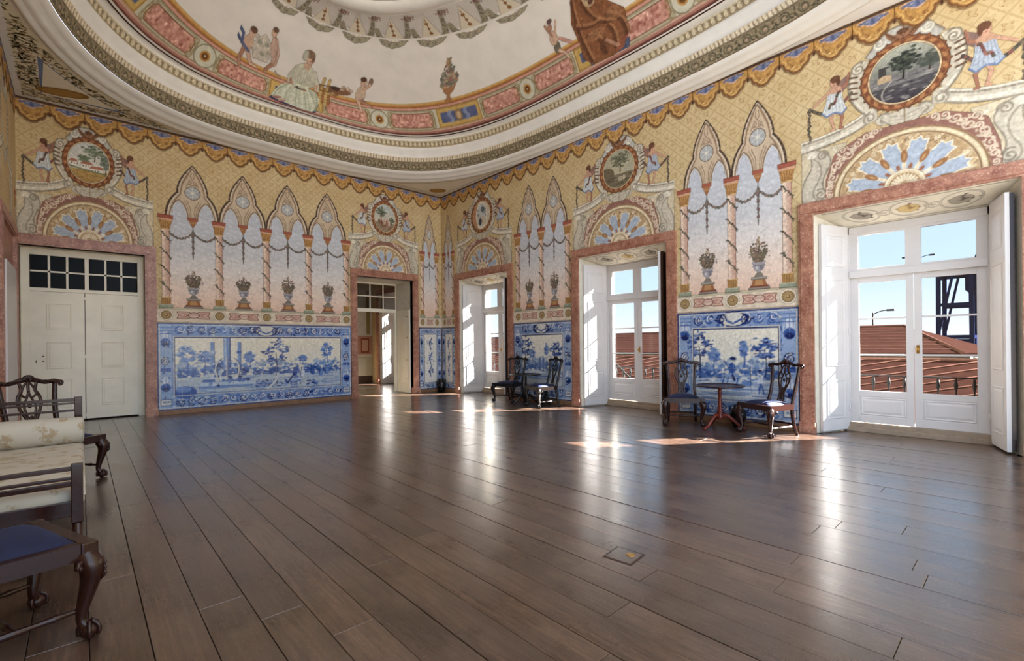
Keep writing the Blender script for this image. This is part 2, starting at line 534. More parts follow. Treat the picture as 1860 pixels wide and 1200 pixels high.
# boards of the door passages, the next room and the window embrasures
for d in (D1, D2):
    n = 8
    for k in range(n):
        w = (d[1] - d[0]) / n
        plank(-d[1] + k * w + 0.002, -d[1] + (k + 1) * w - 0.002, 0.003, BT, 0.0)
for k in range(22):
    plank(-4.4 + k * 0.2 + .002, -4.4 + (k + 1) * 0.2 - .002, BT + .003, 5.2, 0.0)
for c in cs:
    for k in range(3):
        xa, xb = 0.002 + k * 0.205, 0.205 + k * 0.205
        hw = HW0 - (HW0 - HW1) * (xb / 0.62)
        plank(xa, xb - 0.003, c - hw - .02, c + hw + .02, 0.0)

# baseboards under the tile panels
def bboard(name, a, b, wall):
    g = G()
    if wall == 'R': g.bbox(-0.03, 0.0, -b, -a, 0, 0.092, 0.006)
    else: g.bbox(-b, -a, -0.03, 0.0, 0, 0.092, 0.006)
    return struct(g.build(name, 'baseboard_wood'))
bboard('baseboard_right', 0.03, 0.72, 'R'); bboard('baseboard_right', 3.19, 5.115, 'R'); bboard('baseboard_right', 7.585, 9.565, 'R')
bboard('baseboard_back', 0.0, 0.755, 'B'); bboard('baseboard_back', 2.81, 6.875, 'B')

# ------------------------------------------------------------------ windows
def panel_board(g, fn, a0, a1, z0, z1, w=0.035, d=0.010):
    """raised field with a moulded edge on the face t = 0 of a leaf; fn(a, z, t) with t outward"""
    ring = [(a0, z0, 0), (a1, z0, 0), (a1, z1, 0), (a0, z1, 0)]
    def lvl(i, t): return [fn(a0 + i, z0 + i, t), fn(a1 - i, z0 + i, t), fn(a1 - i, z1 - i, t), fn(a0 + i, z1 - i, t)]
    L = [lvl(0, 0.001), lvl(w * 0.3, 0.009), lvl(w * 0.6, 0.003), lvl(w, 0.003), lvl(w * 1.7, 0.009)]
    vs = [p for l in L for p in l]
    fs = []
    for j in range(len(L) - 1):
        for k in range(4):
            fs.append((j*4+k, j*4+(k+1)%4, (j+1)*4+(k+1)%4, (j+1)*4+k))
    fs.append([(len(L)-1)*4 + k for k in range(4)])
    g.add(vs, fs)

def shutter(parent, near, far, side):
    """folded inner shutter standing from far (hinge) to near; local plan points"""
    n = Vector(near); f = Vector(far); d = (n - f); w = d.length; d.normalize()
    # outward normal towards the middle of the opening
    nv = Vector((-d.y, d.x)) if (Vector((-d.y, d.x)).y * side) < 0 else Vector((d.y, -d.x))
    def fn(a, z, t): p = f + d * a + nv * t; return (p.x, p.y, z)
    g = G()
    g.extr([(0, 0.03), (w, 0.03), (w, 3.08), (0, 3.08)], fn, -0.040, 0.0)
    s = g.build('shutter', 'white_paint', parent)
    g = G()
    g.extr([(0.02, 0.04), (w - 0.012, 0.04), (w - 0.012, 3.07), (0.02, 3.07)], fn, -0.086, -0.044)
    g.build('folded_leaf', 'mahogany' if side < 0 else 'white_paint', s)  # right-hand leaf coloured dark to stand for its unlit back
    for z0, z1 in ((0.20, 0.78), (0.98, 2.28), (2.46, 2.92)):
        g = G(); panel_board(g, fn, 0.09, w - 0.09, z0, z1); g.build('shutter_panel', 'white_paint', s)
    g = G()
    for z in (0.35, 1.5, 2.7):
        p = fn(0.0, z, 0.004); g.tube([(p[0], p[1], z - 0.05), (p[0], p[1], z + 0.05)], 0.009, 8)
    g.build('hinge', 'white_paint', s)
    return s

def casement(parent, sgn):
    """one glazed leaf; sgn +1 left of the meeting stile, -1 right"""
    X0, X1 = 0.628, 0.655
    ya, yb, yo = 0.085, 0.632, 0.735
    def bx(g, a, b, z0, z1, x0=X0, x1=X1 + .008): g.bbox(x0, x1, min(sgn*a, sgn*b), max(sgn*a, sgn*b), z0, z1, 0.004)
    g = G()
    bx(g, 0.003, ya, 0.14, 2.30); bx(g, yb, yo, 0.14, 2.30)
    bx(g, ya, yb, 2.22, 2.30); bx(g, ya, yb, 0.53, 0.615); bx(g, ya, yb, 0.14, 0.245)
    lf = g.build('casement', 'white_paint', parent)
    g = G()
    g.box(X0 + 0.006, X1 - 0.004, sgn * (ya - .01), sgn * (yb + .01), 0.235, 0.54)
    def fn(a, z, t): return (X0 + 0.006 - t, sgn * a, z)
    panel_board(g, fn, ya + 0.012, yb - 0.012, 0.257, 0.518, 0.03)
    g.build('bottom_panel', 'white_paint', lf)
    for z in (1.147, 1.685):
        g = G(); bx(g, ya - .002, yb + .002, z - 0.013, z + 0.013, X0 + 0.006, X1 - 0.002); g.build('glazing_bar', 'white_paint', lf)
    for z0, z1 in ((0.615, 1.147), (1.147, 1.685), (1.685, 2.22)):
        g = G(); g.box(0.6525, 0.6535, sgn * ya, sgn * yb, z0, z1); g.build('pane', 'window_glass', lf)
    g = G()
    for z in (0.45, 1.25, 2.1):
        g.tube([(X0 - 0.004, sgn * (yo + .004), z - .05), (X0 - 0.004, sgn * (yo + .004), z + .05)], 0.010, 8)
    g.build('hinge', 'white_paint', lf)
    if sgn < 0:
        g = G(); g.tube([(X0, -0.042, 1.23), (X0 - 0.035, -0.042, 1.23)], 0.008, 8); g.ball((X0 - 0.05, -0.042, 1.23), 0.022, 8)
        g.box(X0 - 0.004, X0, -0.058, -0.026, 1.17, 1.29)
        g.build('door_knob', 'brass', lf)
    return lf

def marble_frame(parent, fn, a0, a1, top, jw=0.19, left=True):
    """jamb, jamb, lintel in local (a along wall, z, t into wall)"""
    for (p, q) in (((a0 - jw), a0), (a1, a1 + jw)):
        if q - p < 0.01: continue
        g = G()
        g.extr([(p, 0), (q, 0), (q, top - 0.0), (p, top - 0.0)], fn, -0.045, 0.13)
        pp = [(p + .03, 0.0), (q - .03, 0.0), (q - .03, top - 0.02), (p + .03, top - 0.02)]
        g.extr(pp, fn, -0.057, -0.044)
        g.extr([(p - .008, 0), (q + .008, 0), (q + .008, 0.16), (p - .008, 0.16)], fn, -0.064, 0.10)
        g.build('marble_jamb', 'pink_marble', parent)
    g = G()
    g.extr([(a0 - jw, top), (a1 + jw, top), (a1 + jw, top + 0.185), (a0 - jw, top + 0.185)], fn, -0.045, 0.13)
    g.extr([(a0 - jw + .03, top + 0.03), (a1 + jw - .03, top + 0.03), (a1 + jw - .03, top + 0.16), (a0 - jw + .03, top + 0.16)], fn, -0.057, -0.044)
    g.build('marble_lintel', 'pink_marble', parent)

def window(n, yc, rail=True):
    w = empty('window_%d' % n, (0, yc, 0)); struct(w)
    marble_frame(w, lambda a, z, t: (t, -a, z), -HW0, HW0, ZL)
    g = G()
    for s in (1, -1):
        g.bbox(0.59, 0.68, min(s*0.735, s*0.80), max(s*0.735, s*0.80), 0.13, 3.06, 0.005)
    g.bbox(0.59, 0.68, -0.80, 0.80, 2.955, 3.06, 0.005)
    g.bbox(0.575, 0.69, -0.74, 0.74, 2.30, 2.40, 0.008)
    g.build('window_frame', 'white_paint', w)
    g = G()
    g.bbox(0.597, 0.663, -0.085, 0.085, 2.385, 2.97, 0.003)
    for s in (1, -1):
        g.bbox(0.60, 0.66, min(s*0.632, s*0.736), max(s*0.632, s*0.736), 2.39, 2.96, 0.005)
    g.bbox(0.60, 0.66, -0.64, 0.64, 2.40, 2.432, 0.004); g.bbox(0.60, 0.66, -0.64, 0.64, 2.925, 2.958, 0.004)
    tr = g.build('transom', 'white_paint', w)
    for s in (1, -1):
        g = G(); g.box(0.6525, 0.6535, s * 0.085, s * 0.632, 2.43, 2.927); g.build('pane', 'window_glass', tr)
    g = G(); g.bbox(0.56, 1.0, -0.80, 0.80, 0.0, 0.075, 0.01); g.bbox(0.585, 0.98, -0.80, 0.80, 0.07, 0.135, 0.008)
    g.build('stone_step', 'stone_sill', w)
    casement(w, 1); casement(w, -1)
    shutter(w, (0.06, 0.965), (0.590, 0.752), 1)
    shutter(w, (0.03, -0.905) if n == 3 else (-0.02, -0.868), (0.570, -0.755), -1)
    return w
windows = [window(i + 1, c) for i, c in enumerate(WIN)]
window(4, WIN4)

# ------------------------------------------------------------------ doors
def panelled_leaf(parent, w, z0, z1, fn, fields, mat='cream_paint', t=0.045):
    g = G(); g.extr([(0, z0), (w, z0), (w, z1), (0, z1)], fn, -t, 0.0)
    lf = g.build('door_leaf', mat, parent)
    for a0, a1, b0, b1 in fields:
        g = G(); panel_board(g, fn, a0, a1, b0, b1, 0.03); g.build('door_panel', mat, lf)
    return lf

d1 = struct(empty('door_1', (0, 0, 0)))
marble_frame(d1, lambda a, z, t: (-a, t, z), D1[0] + 0.0, D1[1], ZL, 0.17)
# passage transom with eight panes
g = G()
xa, xb, zA, zB = -D1[1] + 0.02, -D1[0], 2.42, 3.21
g.bbox(xa, xb, 0.96, 1.02, 2.36, 2.46, 0.005); g.bbox(xa, xb, 0.97, 1.02, 3.17, 3.22, 0.004)
for k in range(5):
    x = xa + (xb - xa) * k / 4; g.box(x - 0.015, x + 0.015, 0.975, 1.01, 2.46, 3.18)
g.box(xa, xb, 0.975, 1.01, 2.80, 2.83)
g.bbox(xa, xa + 0.07, 0.95, 1.02, 0, 2.40, 0.004); g.bbox(xb - 0.06, xb, 0.95, 1.02, 0, 2.40, 0.004)
trs = g.build('transom', 'cream_paint', d1)
for k in range(4):
    for (z0, z1) in ((2.46, 2.80), (2.83, 3.17)):
        x0 = xa + (xb - xa) * k / 4 + .015; x1 = xa + (xb - xa) * (k + 1) / 4 - .015
        g = G(); g.box(x0, x1, 0.99, 0.993, z0, z1); g.build('pane', 'window_glass', trs)
# leaf folded back against the right reveal
p0, p1 = Vector((-1.005, 0.88)), Vector((-1.06, 0.10))
dd = (p1 - p0); wl = dd.length; dd.normalize(); nn = Vector((dd.y, -dd.x))
if nn.x > 0: nn = -nn
fnl = lambda a, z, t: (p0.x + dd.x * a + nn.x * t, p0.y + dd.y * a + nn.y * t, z)
lf1 = panelled_leaf(d1, wl, 0.02, 2.40, fnl, [(0.14, wl - 0.14, 1.72, 2.2), (0.14, wl - 0.14, 1.0, 1.5), (0.14, wl - 0.14, 0.25, 0.8)])
g = G()
for z in (0.4, 0.95, 1.6, 2.2): g.box(*sorted((fnl(wl - .1, z, 0.0)[0] - .004, fnl(wl - .1, z, 0.0)[0] + .001)), fnl(wl - .16, z, 0)[1], fnl(wl - .06, z, 0)[1], z, z + .02)
g.build('door_latch', 'brass', lf1)

d2 = struct(empty('door_2', (0, 0, 0)))
marble_frame(d2, lambda a, z, t: (-a, t, z), D2[0], D2[1], ZL, 0.182 if False else 0.182)
for ch in list(d2.children):
    pass
g = G()
g.bbox(-8.80, -8.69, 0.30, 0.40, 0, 3.22, 0.004); g.bbox(-7.15, -7.06, 0.30, 0.40, 0, 3.22, 0.004)
g.bbox(-8.70, -7.14, 0.31, 0.40, 2.435, 2.50, 0.004); g.bbox(-8.70, -7.14, 0.31, 0.40, 3.10, 3.22, 0.004)
fr2 = g.build('door_frame', 'cream_paint', d2)
g = G()
g.box(-7.945, -7.885, 0.325, 0.375, 2.50, 3.10)
cols = [(-8.68, -7.945), (-7.885, -7.16)]
for a, b in cols:
    for k in (1, 2):
        x = a + (b - a) * k / 3; g.box(x - .016, x + .016, 0.33, 0.37, 2.50, 3.10)
    g.box(a, b, 0.33, 0.37, 2.79, 2.82)
trs2 = g.build('transom', 'cream_paint', d2)
for a, b in cols:
    for k in range(3):
        for z0, z1 in ((2.50, 2.79), (2.82, 3.10)):
            x0 = a + (b - a) * k / 3 + .014; x1 = a + (b - a) * (k + 1) / 3 - .014
            g = G(); g.box(x0, x1, 0.348, 0.352, z0, z1); g.build('pane', 'black_pane', trs2)
for (a, b, sg) in ((-8.695, -7.952, 0), (-7.942, -7.150, 1)):
    w = b - a
    fnd = (lambda a0: (lambda q, z, t: (a0 + q, 0.32 - t, z)))(a)
    pw = 0.29
    pc = w * (0.5 if sg else 0.52)
    lf = panelled_leaf(d2, w, 0.03, 2.43, fnd, [(pc - .17, pc + .17, z0, z1) for z0, z1 in ((1.72, 2.22), (1.0, 1.50), (0.27, 0.80))])
    if not sg:
        g = G()
        for z in (1.24, 1.15):
            g.ball((a + 0.17, 0.312, z), 0.010, 6); g.tube([(a + .17, .306, z), (a + .19, .300, z)], 0.006, 6)
        g.box(a + 0.075, a + .085, 0.312, 0.32, 1.12, 1.17)
        g.build('key_plate', 'iron', lf)
    else:
        g = G()
        for z in (0.1, 1.22, 2.33): g.bbox(a - .012, a + 0.006, 0.305, 0.322, z - .03, z + .03, .002)
        g.build('bolt', 'cream_paint', lf)

# door in the wall beside the camera: marble frame and two white leaves standing open
d3 = struct(empty('door_3', (0, 0, 0)))
marble_frame(d3, lambda a, z, t: (-RW - t, -a, z), 0.74, 2.43, ZL, 0.19)
g = G(); g.box(-RW - .10, -RW + .008, -2.45, -.72, 2.40, ZL); g.build('marble_panel', 'pink_marble', d3)
g = G(); g.bbox(-RW - 0.0, -RW + 0.020, -0.70, -0.06, 0.02, 2.49, 0.004); lf3 = g.build('door_leaf', 'white_paint', d3)
g = G()
for z in (1.22, 1.4): g.ball((-RW + 0.018, -0.45, z), 0.014, 6)
g.build('key_plate', 'iron', lf3)
g = G(); g.bbox(-RW + 0.01, -RW + 0.072, -2.4, -1.05, 0.02, 2.62, 0.005); g.build('door_leaf', 'white_paint', d3)

# ------------------------------------------------------------------ next room, seen through the open door
g = G()
g.box(-4.6, 0.0, 4.62, 4.9, 0, 4.2); 
wb2 = struct(g.build('wall_next_room', 'reveal_plaster'))
g = G(); g.box(-4.9, -4.6, BT, 4.9, 0, 4.2); struct(g.build('wall_next_room_left', 'reveal_plaster'))
g = G(); g.box(-4.9, 0.02, BT - .01, 4.9, 4.2, 4.5); struct(g.build('ceiling_next_room', 'stucco_white'))
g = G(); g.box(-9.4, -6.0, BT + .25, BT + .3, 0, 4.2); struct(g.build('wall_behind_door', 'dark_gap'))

# ------------------------------------------------------------------ oval cornice and vault
CX, CY = -RW / 2, -RL / 2
def oval(t, dx, dy, nR, nL):
    c, s = np.cos(t), np.sin(t)
    n = np.where(c > 0, nR, nL)
    r = (np.abs(c) ** n + np.abs(s) ** n) ** (-1 / n)
    return CX + (RW / 2 - dx) * r * c, CY + (RL / 2 - dy) * r * s
VR = np.array([(0, .55, .88, 6.62, 3.2, 2.75), (1, .90, .98, 7.2, 2.7, 2.2), (2, 1.45, 2.16, 8.0, 2.1, 2.1), (3, 2.24, 2.8, 8.1, 2., 2.), (4, 4.0, 5.9, 8.15, 2., 2.)])
def vault(t, v, off=0.0):
    dx, dy, z, n1, n2 = [np.interp(v, VR[:, 0], VR[:, k]) for k in range(1, 6)]
    x, y = oval(t, dx + off, dy + off, n1, n2)
    return x, y, z - off * 0.6 + 0 * t
def ring_mesh(name, rows, ts, mat, parent, cols=None, smooth=True, closed=True):
    """rows: list of (dx,dy,z,nR,nL)"""
    n = len(ts); V = []
    for r in rows:
        x, y = oval(ts, r[0], r[1], r[3], r[4])
        V.append(np.stack([x, y, np.full(n, r[2])], 1))
    return grid_mesh(name, np.array(V), mat, parent, cols, smooth, closed)
def grid_mesh(name, V, mat, parent=None, cols=None, smooth=True, closed=False, keep=None, flip=False):
    """V[rows, cols, 3] -> quads; cols[rows, cols, 4] linear colour; keep[rows-1, cols-1] mask"""
    m, n = V.shape[:2]
    idx = np.arange(m * n).reshape(m, n)
    if closed: idx = np.concatenate([idx, idx[:, :1]], 1)
    q = np.stack([idx[:-1, :-1], idx[:-1, 1:], idx[1:, 1:], idx[1:, :-1]], -1)
    q = q[keep] if keep is not None else q.reshape(-1, 4)
    if flip: q = q[:, ::-1]
    used, inv = np.unique(q, return_inverse=True)
    q = inv.reshape(q.shape)
    vv = V.reshape(-1, 3)[used]
    me = bpy.data.meshes.new(name)
    me.vertices.add(len(vv)); me.vertices.foreach_set('co', vv.astype(np.float32).ravel())
    me.loops.add(q.size); me.loops.foreach_set('vertex_index', q.astype(np.int32).ravel())
    me.polygons.add(len(q)); me.polygons.foreach_set('loop_start', np.arange(0, q.size, 4, dtype=np.int32))
    me.polygons.foreach_set('use_smooth', np.full(len(q), smooth))
    if cols is not None:
        at = me.color_attributes.new('Col', 'FLOAT_COLOR', 'POINT')
        at.data.foreach_set('color', cols.reshape(-1, 4)[used].astype(np.float32).ravel())
    me.update(calc_edges=True)
    return link(name, me, mat, parent)

T0, T1 = -1.5, 3.7
TS = np.linspace(T0, T1, 1100)       # the part of the oval that spans the hall before the camera
ceiling = struct(empty('ceiling', (0, 0, 0)))
def spandrels():
    """flat ceiling left between the oval and the square of the walls"""
    t = np.linspace(T0, T1, 900)
    x0, y0 = oval(t, 0.0, 0.0, 3.3, 2.85)
    dx, dy = x0 - CX, y0 - CY
    k = np.minimum((RW / 2) / np.maximum(np.abs(dx), 1e-6), (RL / 2) / np.maximum(np.abs(dy), 1e-6))
    x1, y1 = CX + dx * k, CY + dy * k
    # push inside edge slightly under the moulding
    xi, yi = oval(t, 0.12, 0.14, 3.3, 2.85)
    z = np.full(len(t), RH + 0.006)
    x1 = np.where(np.abs(x1 - CX) > RW / 2 - 1e-6, x1 + np.sign(x1 - CX) * .12, x1); y1 = np.where(np.abs(y1 - CY) > RL / 2 - 1e-6, y1 + np.sign(y1 - CY) * .12, y1)
    V = np.array([np.stack([xi, yi, z], 1), np.stack([x1, y1, z], 1)])
    return grid_mesh('ceiling_spandrel', V, 'stucco_white', ceiling, smooth=False)
spandrels()
WM = [(.00, .00, 5.812, 3.3, 2.85), (.00, .00, 5.775, 3.3, 2.85), (.05, .10, 5.765, 3.3, 2.85), (.075, .15, 5.80, 3.3, 2.85), (.09, .17, 5.80, 3.3, 2.85), (.14, .26, 5.775, 3.3, 2.88), (.19, .36, 5.79, 3.32, 2.9), (.22, .42, 5.83, 3.33, 2.9), (.25, .47, 5.83, 3.35, 2.9), (.30, .57, 5.85, 3.35, 2.9), (.32, .60, 5.89, 3.35, 2.9)]
ring_mesh('white_moulding', WM, TS, 'stucco_white', ceiling, closed=False)
CV = [(.385, .715, 6.18, 3.3, 2.85), (.36, .69, 6.20, 3.3, 2.85), (.39, .74, 6.27, 3.3, 2.83), (.44, .79, 6.35, 3.28, 2.82), (.455, .80, 6.40, 3.25, 2.8), (.43, .775, 6.41, 3.25, 2.8)]
ring_mesh('white_cove', CV, TS, 'stucco_white', ceiling, closed=False)
FL = [(.475, .825, 6.56, 3.22, 2.78), (.43, .78, 6.565, 3.2, 2.76), (.42, .77, 6.60, 3.2, 2.76), (.43, .78, 6.62, 3.2, 2.76), (.60, .95, 6.64, 3.2, 2.75)]
ring_mesh('white_fillet', FL, TS, 'stucco_white', ceiling, closed=False)
vv = np.concatenate([np.linspace(0, 1, 9), np.linspace(1.1, 4, 24)])
V = np.array([np.stack(vault(TS, v), 1) for v in vv])
grid_mesh('vault', V, 'vault_plaster', ceiling, flip=False)
# ------------------------------------------------------------------ painter's canvas (numpy), laid on the walls as coloured geometry
class Canvas:
    def __init__(s, x0, x1, z0, z1, res=0.01, bg=None):
        s.x0, s.z0, s.res = x0, z0, res
        s.w = max(2, int(round((x1 - x0) / res)) + 1); s.h = max(2, int(round((z1 - z0) / res)) + 1)
        s.x1 = x0 + (s.w - 1) * res; s.z1 = z0 + (s.h - 1) * res
        s.X, s.Z = np.meshgrid(x0 + np.arange(s.w) * res, z0 + np.arange(s.h) * res)
        s.c = np.zeros((s.h, s.w, 3)); s.a = np.zeros((s.h, s.w))
        if bg is not None: s.c[:] = np.array(bg) / 255.0; s.a[:] = 1
    def win(s, xa, xb, za, zb):
        i0 = max(0, int((xa - s.x0) / s.res) - 1); i1 = min(s.w, int((xb - s.x0) / s.res) + 3)
        j0 = max(0, int((za - s.z0) / s.res) - 1); j1 = min(s.h, int((zb - s.z0) / s.res) + 3)
        return (slice(j0, j1), slice(i0, i1)) if (i1 > i0 and j1 > j0) else None
    def put(s, w, m, col, a=1.0):
        m = np.clip(m, 0, 1) * a
        if callable(col): col = col(s.X[w], s.Z[w])
        col = np.asarray(col, float) / 255.0
        ao = s.a[w]
        an = m + ao * (1 - m)
        with np.errstate(invalid='ignore', divide='ignore'):
            k = np.where(an > 1e-6, m / np.maximum(an, 1e-6), 0)[..., None]
        s.c[w] = s.c[w] * (1 - k) + col * k
        s.a[w] = an
    def ell(s, x, z, rx, rz, col, a=1.0, ang=0.0, soft=1.0):
        R = max(rx, rz) * 1.05 + s.res * soft
        w = s.win(x - R, x + R, z - R, z + R)
        if w is None: return
        dx, dz = s.X[w] - x, s.Z[w] - z
        if ang: c_, s_ = math.cos(ang), math.sin(ang); dx, dz = dx * c_ + dz * s_, -dx * s_ + dz * c_
        q = np.sqrt((dx / rx) ** 2 + (dz / rz) ** 2)
        s.put(w, 0.5 - (q - 1) * min(rx, rz) / (s.res * soft), col, a)
    def ring(s, x, z, rx, rz, wd, col, a=1.0):
        R = max(rx, rz) + wd + s.res
        w = s.win(x - R, x + R, z - R, z + R)
        if w is None: return
        q = np.sqrt(((s.X[w] - x) / rx) ** 2 + ((s.Z[w] - z) / rz) ** 2)
        s.put(w, 0.5 + (wd / 2 - np.abs(q - 1) * min(rx, rz)) / s.res, col, a)
    def line(s, pts, wd, col, a=1.0, w2=None):
        n = len(pts)
        xs = [p[0] for p in pts]; zs = [p[1] for p in pts]; mw = max(wd, w2 or 0)
        w = s.win(min(xs) - mw, max(xs) + mw, min(zs) - mw, max(zs) + mw)
        if w is None: return
        X, Z = s.X[w], s.Z[w]
        m = np.full(X.shape, -9.0)
        for i in range(n - 1):
            ax, az = pts[i][:2]; bx, bz = pts[i + 1][:2]
            dx, dz = bx - ax, bz - az; L = dx * dx + dz * dz + 1e-12
            t = np.clip(((X - ax) * dx + (Z - az) * dz) / L, 0, 1)
            d = np.hypot(X - ax - t * dx, Z - az - t * dz)
            ww = wd if w2 is None else wd + (w2 - wd) * (i + t) / max(1, n - 1)
            m = np.maximum(m, 0.5 + (ww / 2 - d) / s.res)
        s.put(w, m, col, a)
    def poly(s, pts, col, a=1.0):
        xs = [p[0] for p in pts]; zs = [p[1] for p in pts]
        w = s.win(min(xs), max(xs), min(zs), max(zs))
        if w is None: return
        acc = 0
        for ox, oz in ((-.25, -.25), (.25, -.25), (-.25, .25), (.25, .25)):
            X = s.X[w] + ox * s.res; Z = s.Z[w] + oz * s.res
            ins = np.zeros(X.shape, bool); j = len(pts) - 1
            for i in range(len(pts)):
                xi, zi, xj, zj = xs[i], zs[i], xs[j], zs[j]
                if zi != zj:
                    ins ^= ((zi > Z) != (zj > Z)) & (X < (xj - xi) * (Z - zi) / (zj - zi) + xi)
                j = i
            acc = acc + ins
        s.put(w, acc / 4.0, col, a)
    def rect(s, xa, xb, za, zb, col, a=1.0): s.poly([(xa, za), (xb, za), (xb, zb), (xa, zb)], col, a)
    def spiral(s, x, z, r, turns, wd, col, a=1.0, d=1, ph=0.0, w2=None):
        k = int(14 * abs(turns)) + 4
        s.line([(x + r * (1 - 0.85 * i / k) * math.cos(ph + d * 2 * PI * turns * i / k), z + r * (1 - 0.85 * i / k) * math.sin(ph + d * 2 * PI * turns * i / k)) for i in range(k + 1)], wd, col, a, w2)
    def speckle(s, amp=0.06, seed=0, cell=3):
        r = np.random.default_rng(seed)
        n = r.normal(0, 1, (s.h // cell + 2, s.w // cell + 2))
        n = np.kron(n, np.ones((cell, cell)))[:s.h, :s.w]
        n = (n + np.roll(n, 1, 0) + np.roll(n, 1, 1) + np.roll(n, (1, 1), (0, 1))) / 4 + 0.6 * r.normal(0, 1, (s.h, s.w))
        s.c = np.clip(s.c * (1 + amp * n[..., None]), 0, 1)
    def mirror(s):
        """copy left half to the right (canvas symmetric about x = 0)"""
        m = s.w // 2
        s.c[:, m + 1:] = s.c[:, :s.w - m - 1][:, ::-1]; s.a[:, m + 1:] = s.a[:, :s.w - m - 1][:, ::-1]
    def rgba(s, sat=0.72):
        g_ = s.c @ np.array((.30, .55, .15)); c = g_[..., None] + (s.c - g_[..., None]) * sat
        return np.concatenate([nlin(c * np.array((1.0, .985, .955))), s.a[..., None]], -1)
    def flat(s, name, parent=None, off=0.002, step=1):
        """thin painted skin: local x right, z up, facing -y"""
        X, Z = s.X[::step, ::step], s.Z[::step, ::step]
        V = np.stack([X, np.full(X.shape, -off), Z], -1)
        c = s.rgba()[::step, ::step]
        al = c[..., 3]
        k = np.maximum(np.maximum(al[:-1, :-1], al[1:, :-1]), np.maximum(al[:-1, 1:], al[1:, 1:])) > 0.04
        return grid_mesh(name, V, 'fresco', parent, c, False, keep=k)

WALLS = {'R': (wall_right, -PI / 2, lambda u: (0, -u, 0)), 'B': (wall_back, 0.0, lambda u: (-u, 0, 0)), 'L': (wall_left, PI / 2, lambda u: (-RW, -u, 0))}
def place(proto, wall, u, sx=1.0, name=None, sz=1.0, dz=0.0, off=0.0):
    p, rz, f = WALLS[wall]
    l = f(u)
    n = {'R': (-1, 0), 'B': (0, -1), 'L': (1, 0)}[wall]
    return inst(proto, p, (l[0] + n[0] * off, l[1] + n[1] * off, dz), rz, (sx, 1, sz), name)
PROTO = []
def proto(o): PROTO.append(o); return o

def bez(p0, p1, p2, n=14): return [((1-t)**2*p0[0]+2*t*(1-t)*p1[0]+t*t*p2[0], (1-t)**2*p0[1]+2*t*(1-t)*p1[1]+t*t*p2[1]) for t in [i/n for i in range(n+1)]]
STONE, STONE_D, STONE_L = (214, 188, 156), (138, 104, 78), (240, 226, 202)
BROWN = (104, 78, 62)
def skycol(X, Z):
    t = np.clip((Z - 2.2) / 2.0, 0, 1)[..., None]
    st = [(0, (244, 200, 176)), (0.2, (244, 216, 200)), (0.42, (230, 222, 222)), (0.62, (208, 211, 222)), (1.0, (198, 206, 226))]
    out = np.zeros(X.shape + (3,))
    for k in range(3): out[..., k] = np.interp(t[..., 0], [q[0] for q in st], [q[1][k] for q in st])
    n = np.sin(X * 17 + Z * 9) * np.sin(Z * 31 + X * 5) + np.sin(Z * 60 + X * 13) * 0.5
    return out + 3.5 * n[..., None]

